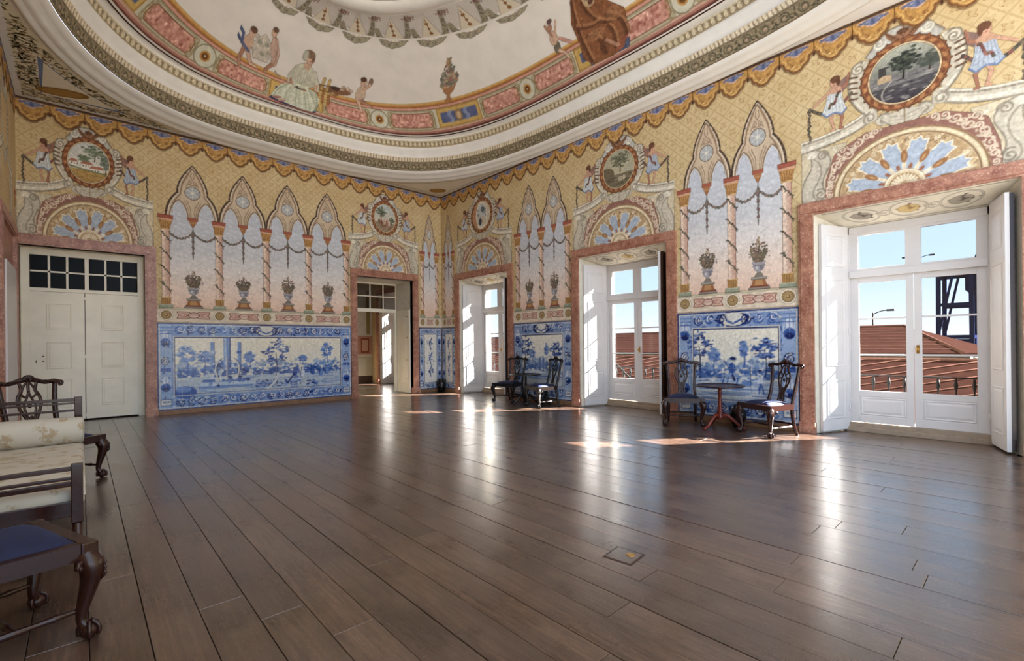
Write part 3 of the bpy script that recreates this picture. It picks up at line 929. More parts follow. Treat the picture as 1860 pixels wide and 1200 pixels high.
def lancet(xc, hw, zs, za, z0):
    L = [(xc - hw, z0), (xc - hw, zs)] + bez((xc - hw, zs), (xc - hw * .95, zs + (za - zs) * .75), (xc, za), 10)
    R = bez((xc, za), (xc + hw * .95, zs + (za - zs) * .75), (xc + hw, zs), 10) + [(xc + hw, z0)]
    return L + R
def arch_bay(H=0.4735):
    c = Canvas(-H - 0.02, H + 0.02, 2.19, 5.23, 0.01)
    c.rect(-H, H, 2.2, 4.10, skycol)
    s = H / 0.4735
    out = bez((-.462*s, 4.08), (-.46*s, 4.40), (-.262*s, 4.60), 12) + bez((-.262*s, 4.60), (-.27*s, 4.86), (0, 5.19), 12)
    full = out + [(-x, z) for x, z in out[::-1]]
    c.poly(full, STONE)
    c.line(full, 0.040, BROWN); 
    c.line([(x * .94, z - .012) for x, z in full], 0.012, STONE_L)
    for i, (x, z) in enumerate(full):
        if i % 2 == 0: c.ell(x, z, .018, .012, (64, 46, 38))
    inn = [(x * .80, 4.08 + (z - 4.08) * .955) for x, z in full]
    c.line(inn, 0.020, STONE_D, .9)
    for sg in (-1, 1):
        L = lancet(sg * .243 * s, .158 * s, 4.06, 4.445, 4.0)
        c.poly(L, skycol)
        c.line(L[1:-1], 0.026, (132, 100, 76), .85); c.line([(x + .012 * (1 if x < sg*.243*s else -1), z - .012) for x, z in L[1:-1]], 0.009, STONE_L, .9)
        c.line([(sg * .05 * s, 4.10), (sg * .075 * s, 4.28), (sg * .15 * s, 4.44)], 0.010, BROWN, .7)
    c.ell(0, 4.625, .155 * s, .155, STONE_L); c.ell(0, 4.625, .135 * s, .135, (178, 184, 192)); c.ring(0, 4.625, .138 * s, .138, .018, STONE_D)
    for k in range(6):
        a = PI / 6 + k * PI / 3; c.line([(0, 4.625), (.125 * s * math.cos(a), 4.625 + .125 * math.sin(a))], .010, (226, 224, 214))
    c.ell(0, 4.625, .03, .03, (226, 224, 214))
    for sg in (-1, 1):
        c.spiral(sg * .055 * s, 4.84, .045, 1.2, .012, STONE_D, .9, sg, PI / 2); c.line([(0, 4.79), (sg * .09 * s, 4.80), (sg * .11 * s, 4.75)], .011, STONE_D)
        c.line([(sg * .02, 5.05), (sg * .035 * s, 4.96), (0, 4.90)], .012, STONE_D, .9)
    for sg in (-1, 1):
        c.line([(sg * .20 * s, 4.66), (sg * .17 * s, 4.80), (sg * .06 * s, 5.02)], .014, STONE_D, .7)
        c.line([(sg * .03 * s, 4.12), (sg * .04 * s, 4.30), (sg * .11 * s, 4.46)], .012, (120, 88, 66), .8)
        c.line([(sg * .36 * s, 4.18), (sg * .34 * s, 4.40), (sg * .25 * s, 4.53)], .012, STONE_D, .7)
        for k in range(7): c.ell(sg * (.20 - .022 * k) * s, 4.70 + .05 * k, .012, .012, (186, 150, 112), .9)
    c.speckle(.03, 3); return c
bayL = proto(arch_bay(.4735).flat('painted_arch'))

def column():
    c = Canvas(-.15, .15, 2.17, 4.14, 0.0085)
    c.rect(-.115, .115, 2.185, 2.262, (158, 168, 140)); c.rect(-.115, .115, 2.245, 2.262, (196, 202, 178)); c.line([(-.115, 2.19), (.115, 2.19)], .012, (110, 116, 96))
    c.rect(-.078, .078, 2.262, 2.41, (190, 136, 66))
    for x in (-.05, -.015, .02, .055): c.line([(x, 2.27), (x, 2.40)], .010, (134, 86, 40), .8)
    c.line([(-.08, 2.405), (.08, 2.405)], .016, (226, 184, 110))
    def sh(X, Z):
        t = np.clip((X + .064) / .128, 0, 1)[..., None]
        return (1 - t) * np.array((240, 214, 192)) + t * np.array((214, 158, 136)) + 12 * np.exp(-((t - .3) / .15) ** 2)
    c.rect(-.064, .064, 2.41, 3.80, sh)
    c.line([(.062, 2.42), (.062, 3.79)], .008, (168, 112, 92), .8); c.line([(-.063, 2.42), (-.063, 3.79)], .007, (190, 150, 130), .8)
    r = random.Random(4)
    for k in range(4):
        z = 2.62 + k * .345
        pts = [(-.075 + .15 * i / 10, z + .10 - .17 * i / 10 + .012 * math.sin(i * 1.2)) for i in range(11)]
        c.line(pts, .020, (98, 92, 74))
        for i in range(10):
            p = pts[r.randrange(11)]; c.ell(p[0] + r.uniform(-.018, .018), p[1] + r.uniform(-.018, .018), .013, .010, r.choice([(80, 84, 62), (130, 96, 84), (112, 112, 86), (74, 66, 58)]))
        c.line([(.07, z - .07), (.085, z - .13)], .012, (98, 92, 74))
    cap = [(-.075, 3.80), (-.085, 3.86), (-.11, 3.985), (.11, 3.985), (.085, 3.86), (.075, 3.80)]
    c.poly(cap, (200, 140, 68))
    for k in range(5):
        x = -.06 + k * .03; c.line([(x * .9, 3.81), (x, 3.90), (x * 1.5, 3.97)], .010, (140, 84, 40), .85)
    c.line([(-.08, 3.81), (.08, 3.81)], .014, (232, 190, 120))
    c.rect(-.12, .12, 3.985, 4.035, (222, 160, 120)); c.rect(-.13, .13, 4.03, 4.10, (184, 88, 66)); c.line([(-.13, 4.098), (.13, 4.098)], .010, (150, 64, 50))
    c.line([(-.125, 4.03), (.125, 4.03)], .008, (120, 60, 44))
    c.speckle(.05, 5); return c
colP = proto(column().flat('painted_column'))

def garland():
    c = Canvas(-.46, .46, 3.17, 4.13, 0.009)
    c.poly([(-.09, 4.10), (.09, 4.10), (.055, 3.99), (.03, 3.94), (0, 3.885), (-.03, 3.94), (-.055, 3.99)], (196, 124, 66))
    c.rect(-.092, .092, 4.04, 4.105, (186, 92, 68)); c.line([(-.06, 3.99), (.06, 3.99)], .012, (226, 170, 110))
    for x in (-.035, 0, .035): c.line([(x, 4.03), (x * .5, 3.92)], .008, (130, 74, 40), .8)
    r = random.Random(9)
    pal = [(112, 114, 98), (140, 112, 104), (150, 118, 110), (100, 100, 88), (160, 130, 118)]
    for sg in (-1, 1):
        p = bez((sg * .43, 3.78), (sg * .24, 3.50), (.0, 3.79), 16)
        c.line(p, .022, (100, 100, 84), .95)
        for q in p:
            for _ in range(2): c.ell(q[0] + r.uniform(-.012, .012), q[1] + r.uniform(-.014, .014), .019, .016, r.choice(pal), .9)
    c.line([(0, 3.89), (0, 3.79)], .012, (110, 116, 110), .9); c.poly([(0, 3.88), (-.03, 3.77), (.03, 3.77)], (128, 134, 128), .8)
    c.line([(0, 3.80), (0, 3.22)], .034, (100, 100, 88), .9, .010)
    for k in range(26):
        z = 3.79 - .55 * k / 26; ww = .026 * (1 - k / 30)
        c.ell(r.uniform(-ww, ww), z, .016 * (1 - k / 45), .016, r.choice(pal), .9)
    for z in (3.72, 3.60, 3.48, 3.36): c.ell(0, z, .026, .024, (122, 92, 90)); c.ell(-.006, z + .006, .010, .010, (160, 128, 120))
    return c
garP = proto(garland().flat('painted_garland'))

def urn(kind):
    c = Canvas(-.21, .21, 2.19, 3.06, 0.008)
    c.rect(-.17, .17, 2.20, 2.235, (150, 138, 128)); c.line([(-.17, 2.205), (.17, 2.205)], .010, (104, 92, 86))
    c.poly([(-.15, 2.235), (.15, 2.235), (.12, 2.275), (.095, 2.36), (-.095, 2.36), (-.12, 2.275)], (176, 104, 58)); c.poly([(-.07, 2.26), (.07, 2.26), (.055, 2.35), (-.055, 2.35)], (202, 142, 80))
    c.rect(-.15, .15, 2.235, 2.262, (146, 70, 48)); c.rect(-.125, .125, 2.36, 2.40, (168, 160, 146)); c.line([(-.125, 2.362), (.125, 2.362)], .009, (100, 92, 84))
    c.poly([(-.075, 2.40), (.075, 2.40), (.05, 2.45), (.02, 2.475), (-.02, 2.475), (-.05, 2.45)], (136, 126, 116))
    body = [(-.02, 2.475), (-.075, 2.52), (-.095, 2.58), (-.085, 2.60), (-.11, 2.625), (-.10, 2.65), (.10, 2.65), (.11, 2.625), (.085, 2.60), (.095, 2.58), (.075, 2.52), (.02, 2.475)]
    c.poly(body, (164, 160, 172))
    c.line([(-.09, 2.58), (.09, 2.58)], .014, (120, 112, 128)); c.line([(-.10, 2.628), (.10, 2.628)], .010, (206, 200, 200)); c.ell(-.03, 2.545, .02, .03, (204, 202, 208)); c.ell(.04, 2.54, .025, .035, (116, 108, 124), .7)
    r = random.Random(20 + kind)
    pal = [(104, 88, 66), (122, 92, 84), (146, 110, 96), (96, 98, 74), (150, 126, 92), (92, 78, 82), (170, 132, 104), (118, 116, 88)]
    top = (2.98, 3.03, 2.94)[kind]
    for k in range(200):
        z = 2.64 + (top - 2.70) * abs(r.gauss(0, .42)); z = min(z, top - .10)
        w = .13 * math.sin(PI * min(.95, max(.12, (z - 2.58) / (top - 2.50)))) ** .8
        c.ell(r.uniform(-w, w), z, r.uniform(.010, .022), r.uniform(.010, .020), r.choice(pal), .9)
    for k in range(20):
        a = r.uniform(-.2, PI + .2); L = r.uniform(.13, .18)
        c.ell(L * math.cos(a), 2.74 + L * math.sin(a) * .9, .010, .009, r.choice(pal), .8); c.line([(0, 2.74), (L * math.cos(a), 2.74 + L * math.sin(a) * .9)], .005, (110, 106, 84), .5)
    for k in range(9): c.ell(r.uniform(-.03, .03), top - .10 + k * .012, .013, .014, r.choice([(196, 176, 130), (150, 120, 96), (176, 146, 110)]), .9)
    return c
urnP = [proto(urn(k).flat('painted_flower_urn')) for k in range(3)]

def frieze_panel(w=0.66):
    c = Canvas(-w / 2, w / 2, 1.95, 2.15, 0.008)
    h = w / 2 - .012
    for sg in (-1, 1):
        c.poly([(sg * h, 1.972), (sg * (h - .025), 2.0), (sg * (h - .025), 2.09), (sg * h, 2.128), (sg * .12, 2.128), (sg * .12, 1.972)], (226, 184, 164))
        for z in (1.985, 2.115): c.line([(sg * h, z), (sg * .10, z), (sg * .05, z + (.02 if z < 2.05 else -.02))], .012, (178, 96, 82), .9)
        c.line([(sg * h, 1.985), (sg * (h - .03), 2.05), (sg * h, 2.115)], .012, (166, 84, 72))
        c.line(bez((sg * (h - .04), 2.05), (sg * .2, 2.12), (sg * .10, 2.05)), .010, (178, 96, 82)); c.line(bez((sg * (h - .04), 2.05), (sg * .2, 1.98), (sg * .10, 2.05)), .010, (178, 96, 82))
        c.spiral(sg * .17, 2.05, .035, 1.2, .010, (186, 106, 90), .9, sg)
    c.ell(0, 2.05, .10, .05, (232, 206, 188)); c.ring(0, 2.05, .105, .056, .012, (178, 96, 82))
    for k in range(7): c.ell(-.07 + k * .0233, 2.05 + .015 * (k % 2), .010, .020, (206, 150, 130))
    return c
friP = proto(frieze_panel().flat('frieze_panel'))
def rosette(r0=.085):
    c = Canvas(-.12, .12, 1.93, 2.17, 0.007)
    c.ell(0, 2.05, .115, .115, (236, 222, 200)); c.ell(0, 2.05, r0, r0, (186, 152, 92))
    for k in range(12):
        a = k * PI / 6; c.ell(.062 * math.cos(a), 2.05 + .062 * math.sin(a), .016, .016, (160, 122, 66)); c.line([(0, 2.05), (.08 * math.cos(a + .26), 2.05 + .08 * math.sin(a + .26))], .006, (226, 200, 146), .8)
    c.ring(0, 2.05, r0, r0, .010, (132, 96, 54)); c.ell(0, 2.05, .034, .034, (146, 98, 54)); c.ell(-.006, 2.056, .018, .018, (208, 170, 110))
    return c
rosP = proto(rosette().flat('painted_rosette'))
def band(name, wall, u0, u1):
    c = Canvas(-.5, .5, 1.88, 2.205, 0.012, (230, 212, 186))
    c.line([(-.5, 2.19), (.5, 2.19)], .03, (206, 194, 160)); c.line([(-.5, 2.165), (.5, 2.165)], .010, (180, 160, 130)); c.line([(-.5, 1.895), (.5, 1.895)], .03, (214, 190, 168)); c.line([(-.5, 1.886), (.5, 1.886)], .014, (120, 100, 96))
    c.speckle(.04, 2)
    o = c.flat(name, None, .0012); me = o.data
    p, rz, f = WALLS[wall]; o.parent = p; o.rotation_euler = (0, 0, rz); o.location = f((u0 + u1) / 2); o.scale = (abs(u1 - u0), 1, 1)
    return o

def valance(pitch):
    c = Canvas(-pitch / 2 - .004, pitch / 2 + .004, 5.36, 5.812, 0.009)
    OC, OD, OL = (206, 148, 66), (138, 82, 38), (230, 186, 104)
    H = pitch / 2
    shp = [(-H, 5.80), (-H, 5.66)] + bez((-H, 5.645), (-.8 * H, 5.58), (-.74 * H, 5.60), 6) + bez((-.74 * H, 5.60), (-.72 * H, 5.50), (-.42 * H, 5.49), 8) + bez((-.42 * H, 5.49), (-.30 * H, 5.43), (0, 5.42), 8)
    full = shp + [(-x, z) for x, z in shp[::-1]]
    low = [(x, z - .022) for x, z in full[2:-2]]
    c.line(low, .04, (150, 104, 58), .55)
    c.poly(full, OC)
    c.line(full[2:-2], .022, OD)
    c.line([(x * .86, z + .03) for x, z in full[2:-2]], .014, OL, .8)
    c.line([(x * .70, z + .07) for x, z in full[8:-8]], .012, (170, 104, 50), .8)
    for sg in (-1, 1): c.spiral(sg * .30 * H, 5.545, .03, 1.0, .012, OD, .8, sg); c.ell(sg * .16 * H, 5.50, .018, .012, OL)
    c.poly([(-.80 * H, 5.745), (-.62 * H, 5.70), (-.40 * H, 5.685), (-.18 * H, 5.64), (0, 5.635), (.18 * H, 5.64), (.40 * H, 5.685), (.62 * H, 5.70), (.80 * H, 5.745), (.5 * H, 5.762), (-.5 * H, 5.762)], (222, 176, 150))
    bl = [(-.70 * H, 5.735), (-.45 * H, 5.705), (-.15 * H, 5.665), (0, 5.655), (.15 * H, 5.665), (.45 * H, 5.705), (.70 * H, 5.735), (.3 * H, 5.755), (-.3 * H, 5.755)]
    c.poly(bl, (112, 128, 184))
    for sg in (-1, 1):
        c.spiral(sg * .62 * H, 5.72, .024, 1.1, .010, (72, 84, 144), .9, sg); c.ell(sg * .22 * H, 5.715, .03, .016, (150, 164, 206)); c.line([(0, 5.745), (sg * .3 * H, 5.69)], .008, (76, 88, 150), .8)
    c.ell(0, 5.70, .022, .028, (84, 98, 160))
    for sg in (-1, 1):
        c.ell(sg * H, 5.60, .018, .045, (112, 70, 46)); c.ell(sg * H, 5.635, .012, .014, (176, 120, 60)); c.line([(sg * H, 5.78), (sg * H, 5.65)], .012, (160, 104, 50))
    c.rect(-H - .01, H + .01, 5.765, 5.812, (92, 66, 52)); c.line([(-H - .01, 5.768), (H + .01, 5.768)], .008, (160, 120, 84))
    c.speckle(.06, 8); return c
valP = proto(valance(.466).flat('valance_lappet'))

# ---- overdoor decoration
GREY, GREY_D, GREY_L = (206, 196, 176), (150, 138, 120), (230, 222, 204)
def overdoor_fan():
    c = Canvas(-.90, .90, 3.395, 4.26, 0.009)
    Z0 = 3.40
    c.poly([(-.90, Z0)] + [(-.88, 3.7), (-.78, 4.02), (-.62, 4.12), (-.40, 4.22), (0, 4.22), (.40, 4.22), (.62, 4.12), (.78, 4.02), (.88, 3.7)] + [(.90, Z0)], (160, 104, 90))
    r = random.Random(3)
    for sg in (-1, 1):
        for (x, z, rr) in ((.62, 3.98, .08), (.74, 3.86, .07), (.80, 3.70, .06), (.50, 4.10, .06), (.83, 3.56, .05), (.40, 4.17, .05), (.68, 4.06, .05), (.84, 3.46, .04), (.56, 4.04, .05), (.70, 3.94, .045), (.30, 4.19, .05), (.78, 3.80, .04), (.82, 3.62, .04)):
            c.spiral(sg * x, z, rr, 1.3, .018, (226, 204, 176), 1, sg, r.uniform(0, 6)); c.ell(sg * (x + .04), z - .05, .03, .016, (226, 204, 176), 1, r.uniform(0, 3)); c.ell(sg * (x - .06), z + .02, .022, .014, (210, 180, 150), 1, r.uniform(0, 3))
    c.ell(0, Z0, .80, .735, (206, 178, 132)); c.ring(0, Z0, .79, .725, .016, (150, 110, 70)); c.ring(0, Z0, .755, .69, .030, (232, 212, 172)); c.ring(0, Z0, .72, .655, .012, (134, 92, 60))
    c.ell(0, Z0, .70, .64, (196, 158, 108))
    for k in range(70):
        a = r.uniform(.05, PI - .05); q = r.uniform(.53, .63); c.spiral(q * 1.08 * math.cos(a), Z0 + q * math.sin(a), .030, 1.1, .011, r.choice([(228, 204, 158), (146, 104, 62), (234, 216, 180)]), .9, r.choice((-1, 1)), a)
    n = 7
    # six broad blue petals with notched ends, gilt drops between
    for k in range(6):
        a = PI * (k + .5) / 6
        pts = []
        for da, q in ((-.20, .21), (-.235, .40), (-.16, .50), (-.15, .57), (-.06, .56), (0, .61), (.06, .56), (.15, .57), (.16, .50), (.235, .40), (.20, .21)):
            pts.append((q * 1.09 * math.cos(a + da), Z0 + q * math.sin(a + da)))
        c.poly(pts, (168, 186, 214)); c.line(pts, .016, (240, 226, 196))
        c.ell(.40 * 1.09 * math.cos(a), Z0 + .40 * math.sin(a), .05, .08, (180, 196, 220), .6, a - PI / 2)
    for k in range(7):
        a = PI * k / 6
        c.line([(.20 * math.cos(a), Z0 + .20 * math.sin(a)), (.46 * 1.09 * math.cos(a), Z0 + .46 * math.sin(a))], .020, (236, 218, 186))
        c.ell(.405 * math.cos(a), Z0 + .375 * math.sin(a), .085, .036, (172, 112, 62), 1, a); c.ell(.39 * math.cos(a), Z0 + .36 * math.sin(a), .04, .012, (206, 150, 90), 1, a)
        c.ell(.245 * math.cos(a + .26), Z0 + .24 * math.sin(a + .26), .036, .020, (170, 100, 70), 1, a + .26)
    c.ell(0, Z0, .21, .20, (226, 200, 156)); c.ring(0, Z0, .20, .19, .016, (246, 234, 210)); c.ring(0, Z0, .155, .145, .012, (176, 128, 78))
    for k in range(11):
        a = PI * (k + .5) / 11; c.ell(.10 * math.cos(a), Z0 + .10 * math.sin(a), .045, .014, (240, 224, 190), 1, a); c.line([(0, Z0), (.15 * math.cos(a + .14), Z0 + .15 * math.sin(a + .14))], .006, (150, 104, 62), .8)
    c.speckle(.04, 6); return c
fanP = proto(overdoor_fan().flat('painted_fanlight'))

def overdoor_scrolls():
    """grey stone consoles and broken cornice that carry the medallion"""
    c = Canvas(-1.20, 1.20, 3.395, 5.56, 0.0105)
    r = random.Random(12)
    sg = -1
    # field
    c.poly([(sg * 1.19, 3.40), (sg * 1.19, 4.18), (sg * .62, 4.16), (sg * .70, 3.95), (sg * .84, 3.66), (sg * .86, 3.40)], (216, 200, 166))
    # console volute
    body = bez((sg * 1.0, 4.16), (sg * .72, 4.04), (sg * .88, 3.80), 12) + bez((sg * .88, 3.80), (sg * .98, 3.62), (sg * .84, 3.42), 12) + [(sg * 1.18, 3.41)] + bez((sg * 1.18, 3.41), (sg * 1.22, 3.70), (sg * 1.08, 3.86), 10) + bez((sg * 1.08, 3.86), (sg * 1.02, 4.0), (sg * 1.12, 4.16), 8)
    c.poly(body, GREY); c.line(body, .018, GREY_D)
    c.line([(x * .93 - .07 * -sg * -1, z * .98 + .07) for x, z in body[2:24]], .03, GREY_L, .7)
    c.line(bez((sg * 1.06, 4.06), (sg * .84, 3.9), (sg * 1.02, 3.62), 12) + bez((sg * 1.02, 3.62), (sg * 1.08, 3.5), (sg * 1.0, 3.43), 6), .022, GREY_D, .7)
    c.spiral(sg * .92, 4.06, .075, 1.6, .022, GREY_D, .9, -sg, 0); c.spiral(sg * .95, 3.50, .085, 1.5, .024, GREY_D, .9, sg, 2)
    c.ell(sg * 1.06, 4.10, .07, .05, GREY_L)
    # cornice sweeping up to the medallion
    for dz, wd, col in ((0, .17, GREY), (.075, .022, GREY_L), (.045, .014, GREY_D), (-.035, .05, GREY_L), (-.08, .018, GREY_D)):
        c.line([(x, z + dz) for x, z in bez((sg * 1.18, 4.24), (sg * .62, 4.26), (sg * .36, 4.44), 14)], wd, col)
    for k in range(16):
        t = k / 16; x, z = bez((sg * 1.16, 4.29), (sg * .62, 4.31), (sg * .40, 4.47), 16)[k]; c.ell(x, z, .012, .016, GREY_D, .7)
    # bracket scrolls under the oval
    for (x, z, q) in ((.20, 4.33, .10), (.36, 4.40, .085), (.07, 4.30, .07)):
        c.ell(sg * x, z, q, q * .8, GREY); c.spiral(sg * x, z, q * .85, 1.5, .020, GREY_D, .9, sg, r.uniform(0, 6)); c.ell(sg * x + .01, z + .02, q * .25, q * .25, GREY_L)
    c.poly([(0, 4.10), (sg * .12, 4.20), (sg * .24, 4.34), (0, 4.42)], GREY); c.line([(0, 4.11), (sg * .12, 4.21), (sg * .24, 4.33)], .014, GREY_D)
    for k in range(4): c.line([(0, 4.16 + .05 * k), (sg * (.06 + .03 * k), 4.19 + .05 * k)], .010, GREY_D, .7)
    # scroll wing beside the oval
    wing = bez((sg * .40, 4.46), (sg * .66, 4.72), (sg * .58, 5.06), 14) + bez((sg * .58, 5.06), (sg * .52, 5.26), (sg * .36, 5.20), 8) + bez((sg * .36, 5.20), (sg * .50, 4.9), (sg * .36, 4.55), 10)
    c.poly(wing, GREY); c.line(wing[:22], .020, GREY_D); c.line([(x * .93, z) for x, z in wing[2:20]], .028, GREY_L, .8)
    c.spiral(sg * .485, 5.12, .085, 1.6, .024, GREY_D, 1, -sg, 1.0); c.spiral(sg * .485, 5.12, .07, 1.2, .014, GREY_L, 1, -sg, 1.3)
    for k in range(5): c.line([(sg * .50, 4.72 + k * .075), (sg * .585, 4.74 + k * .075)], .026, (110, 76, 54))
    # crest
    cr = bez((0, 5.50), (sg * .22, 5.52), (sg * .30, 5.36), 10) + [(sg * .40, 5.24), (sg * .30, 5.16), (0, 5.16)]
    c.poly(cr, (190, 190, 186)); c.line(cr[:12], .022, GREY_D); c.spiral(sg * .25, 5.36, .07, 1.4, .020, GREY_L, 1, sg)
    c.line([(sg * .08, 5.30), (sg * .20, 5.24), (sg * .30, 5.20)], .016, GREY_D)
    c.mirror()
    # carved head with wings at the crest
    c.poly([(-.09, 5.40), (-.20, 5.50), (-.17, 5.40), (-.11, 5.32), (0, 5.29), (.11, 5.32), (.18, 5.40), (.22, 5.49), (.09, 5.41)], (150, 98, 66)); c.line([(-.18, 5.46), (-.08, 5.36)], .012, (104, 62, 42)); c.line([(.18, 5.46), (.08, 5.36)], .012, (104, 62, 42))
    c.ell(0, 5.385, .062, .068, (168, 112, 78)); c.ell(0, 5.42, .066, .035, (112, 70, 46)); c.ell(-.02, 5.385, .008, .006, (70, 40, 30)); c.ell(.022, 5.385, .008, .006, (70, 40, 30)); c.line([(-.015, 5.355), (.015, 5.355)], .008, (110, 60, 46))
    c.speckle(.05, 4); return c
scrP = proto(overdoor_scrolls().flat('painted_scrollwork'))

def medal_frame():
    c = Canvas(-.50, .50, 4.36, 5.36, 0.009)
    X, Z = c.X, c.Z - 4.864
    q = np.hypot(X / .455, Z / .46); q2 = np.hypot(X / .365, Z / .375)
    c.put((slice(None), slice(None)), np.minimum(.5 + (1 - q) * .455 / .009, .5 + (q2 - 1) * .365 / .009), (168, 96, 52))
    for k in range(40):
        a = 2 * PI * k / 40
        c.ell(.41 * math.cos(a), 4.864 + .415 * math.sin(a), .036, .020, ((198, 130, 70) if k % 2 else (134, 70, 40)), .9, a + PI / 2 + (.5 if math.cos(a) > 0 else -.5))
    c.ring(0, 4.864, .452, .457, .014, (112, 62, 38)); c.ring(0, 4.864, .368, .378, .018, (224, 196, 150)); c.ring(0, 4.864, .382, .392, .008, (104, 58, 36))
    for k in range(26):
        a = 2 * PI * k / 26; c.ell(.462 * math.cos(a), 4.864 + .467 * math.sin(a), .018, .018, (142, 84, 50))
    c.speckle(.07, 7); return c
mfrP = proto(medal_frame().flat('medallion_frame', None, .004))

def medallion(kind):
    c = Canvas(-.38, .38, 4.864 - .39, 4.864 + .39, 0.008, (190, 190, 180))
    r = random.Random(50 + kind); z0 = 4.864
    def grad(a, b, za, zb):
        def f(X, Z):
            t = np.clip((Z - za) / (zb - za), 0, 1)[..., None]; return np.array(a) * (1 - t) + np.array(b) * t
        return f
    def tree(x, z, w, h, pal, trunk=(70, 56, 44)):
        c.line([(x, z - h * .9), (x + w * .05, z - h * .3), (x, z)], .022, trunk, 1, .012); c.line([(x, z - h * .35), (x + w * .4, z + h * .1)], .010, trunk); c.line([(x, z - h * .4), (x - w * .4, z + h * .05)], .010, trunk)
        for k in range(90): c.ell(x + r.gauss(0, w * .42), z + r.gauss(h * .1, h * .26), r.uniform(.014, .040), r.uniform(.010, .022), r.choice(pal), .75)
    if kind == 0:      # farm among trees under a pale sky
        c.rect(-.4, .4, z0 - .4, z0 + .4, grad((224, 222, 214), (206, 210, 210), z0, z0 + .3)); c.rect(-.4, .4, z0 - .4, z0 - .14, grad((176, 128, 60), (206, 164, 84), z0 - .38, z0 - .14))
        for k in range(40): c.line([(r.uniform(-.35, .3), z0 - r.uniform(.15, .36)), (r.uniform(-.3, .35), z0 - r.uniform(.15, .36))], .010, r.choice([(190, 140, 60), (216, 178, 96), (150, 108, 54)]), .5)
        tree(.10, z0 + .20, .20, .18, [(96, 116, 84), (124, 142, 110), (78, 98, 70), (150, 164, 136)]); tree(-.10, z0 + .05, .10, .10, [(96, 116, 84), (124, 142, 110)]); tree(.30, z0 + .02, .10, .26, [(110, 128, 112), (138, 152, 138), (90, 106, 90)])
        for x0, x1, zz in ((-.34, -.20, -.02), (-.14, .06, -.04), (.02, .26, -.10)):
            c.rect(x0, x1, z0 + zz - .06, z0 + zz, (236, 230, 220)); c.poly([(x0 - .015, z0 + zz), (x1 + .015, z0 + zz), (x1 - .03, z0 + zz + .05), (x0 + .03, z0 + zz + .05)], (196, 116, 92))
            for q in range(3): c.rect(x0 + .03 + q * .05, x0 + .048 + q * .05, z0 + zz - .045, z0 + zz - .02, (90, 80, 74))
        c.line([(-.36, z0 - .10), (-.1, z0 - .14), (.3, z0 - .18)], .03, (110, 128, 90), .8)
    elif kind == 1:    # figures under a tree
        c.rect(-.4, .4, z0 - .4, z0 + .4, grad((206, 196, 176), (186, 200, 206), z0 - .1, z0 + .3)); c.rect(-.4, .4, z0 - .4, z0 - .12, (156, 132, 104))
        tree(-.14, z0 + .14, .17, .22, [(92, 100, 76), (112, 120, 92), (74, 82, 62)]); tree(.24, z0 - .06, .10, .10, [(120, 124, 100), (96, 102, 80)])
        for x, col in ((-.12, (150, 72, 52)), (-.02, (196, 172, 150)), (.06, (170, 96, 80)), (-.2, (126, 84, 66)), (.14, (206, 178, 160))):
            c.ell(x, z0 - .12 + r.uniform(-.03, .03), .035, .075, col); c.ell(x, z0 - .03 + r.uniform(-.02, .02), .022, .025, (206, 160, 134))
        for k in range(12): c.ell(r.uniform(-.25, .2), z0 - r.uniform(.2, .3), .04, .018, r.choice([(150, 62, 44), (176, 130, 96), (120, 92, 70)]), .8)
    elif kind == 2:    # tall arched niche with a standing figure
        c.rect(-.4, .4, z0 - .4, z0 + .4, (216, 200, 172)); c.rect(-.4, -.16, z0 - .4, z0 + .4, (206, 140, 96)); c.ell(0, z0, .22, .33, (196, 206, 212)); c.ring(0, z0, .22, .33, .03, (236, 226, 206))
        c.rect(-.18, .18, z0 - .26, z0 - .05, (206, 196, 170)); c.ell(-.05, z0 - .17, .06, .10, (60, 66, 92)); c.ell(-.05, z0 - .05, .03, .03, (206, 160, 134)); c.line([(.05, z0 - .2), (.08, z0 + .1)], .02, (176, 84, 62)); tree(.06, z0 + .14, .08, .10, [(100, 118, 128), (80, 96, 90)])
        for k in range(14): c.ell(r.choice((-1, 1)) * r.uniform(.10, .17), z0 + r.uniform(-.2, .16), .018, .02, r.choice([(84, 96, 100), (120, 130, 120)]), .8)
    elif kind == 3:    # great tree, sepia
        c.rect(-.4, .4, z0 - .4, z0 + .4, grad((196, 186, 150), (170, 168, 142), z0 - .1, z0 + .3)); c.rect(-.4, .4, z0 - .4, z0 - .10, (122, 112, 82)); c.ell(-.28, z0 - .08, .18, .16, (118, 104, 76)); c.ell(.3, z0 - .04, .16, .07, (176, 172, 146))
        tree(.04, z0 + .16, .24, .26, [(92, 94, 70), (108, 108, 82), (78, 80, 60), (124, 122, 94)], (66, 58, 44))
        for k in range(24): c.ell(r.uniform(-.3, .3), z0 - r.uniform(.14, .34), .05, .014, r.choice([(100, 92, 66), (150, 140, 108), (84, 76, 58)]), .7)
        c.ell(.04, z0 - .20, .06, .05, (186, 168, 140)); c.ell(.13, z0 - .19, .03, .05, (196, 178, 150))
    else:              # dark river landscape
        c.rect(-.4, .4, z0 - .4, z0 + .4, grad((126, 128, 122), (170, 174, 160), z0, z0 + .3)); c.rect(-.4, .4, z0 - .4, z0 - .05, grad((62, 56, 66), (92, 88, 92), z0 - .36, z0 - .05))
        c.poly([(-.38, z0 - .02), (-.2, z0 + .06), (0, z0 - .02), (.2, z0 + .02), (.38, z0 + .08), (.38, z0 - .12), (-.38, z0 - .12)], (120, 118, 120))
        tree(.0, z0 + .13, .20, .22, [(42, 50, 44), (58, 68, 56), (34, 40, 38), (78, 86, 70)], (40, 34, 30)); tree(.26, z0 + .06, .12, .14, [(70, 78, 70), (92, 98, 88)])
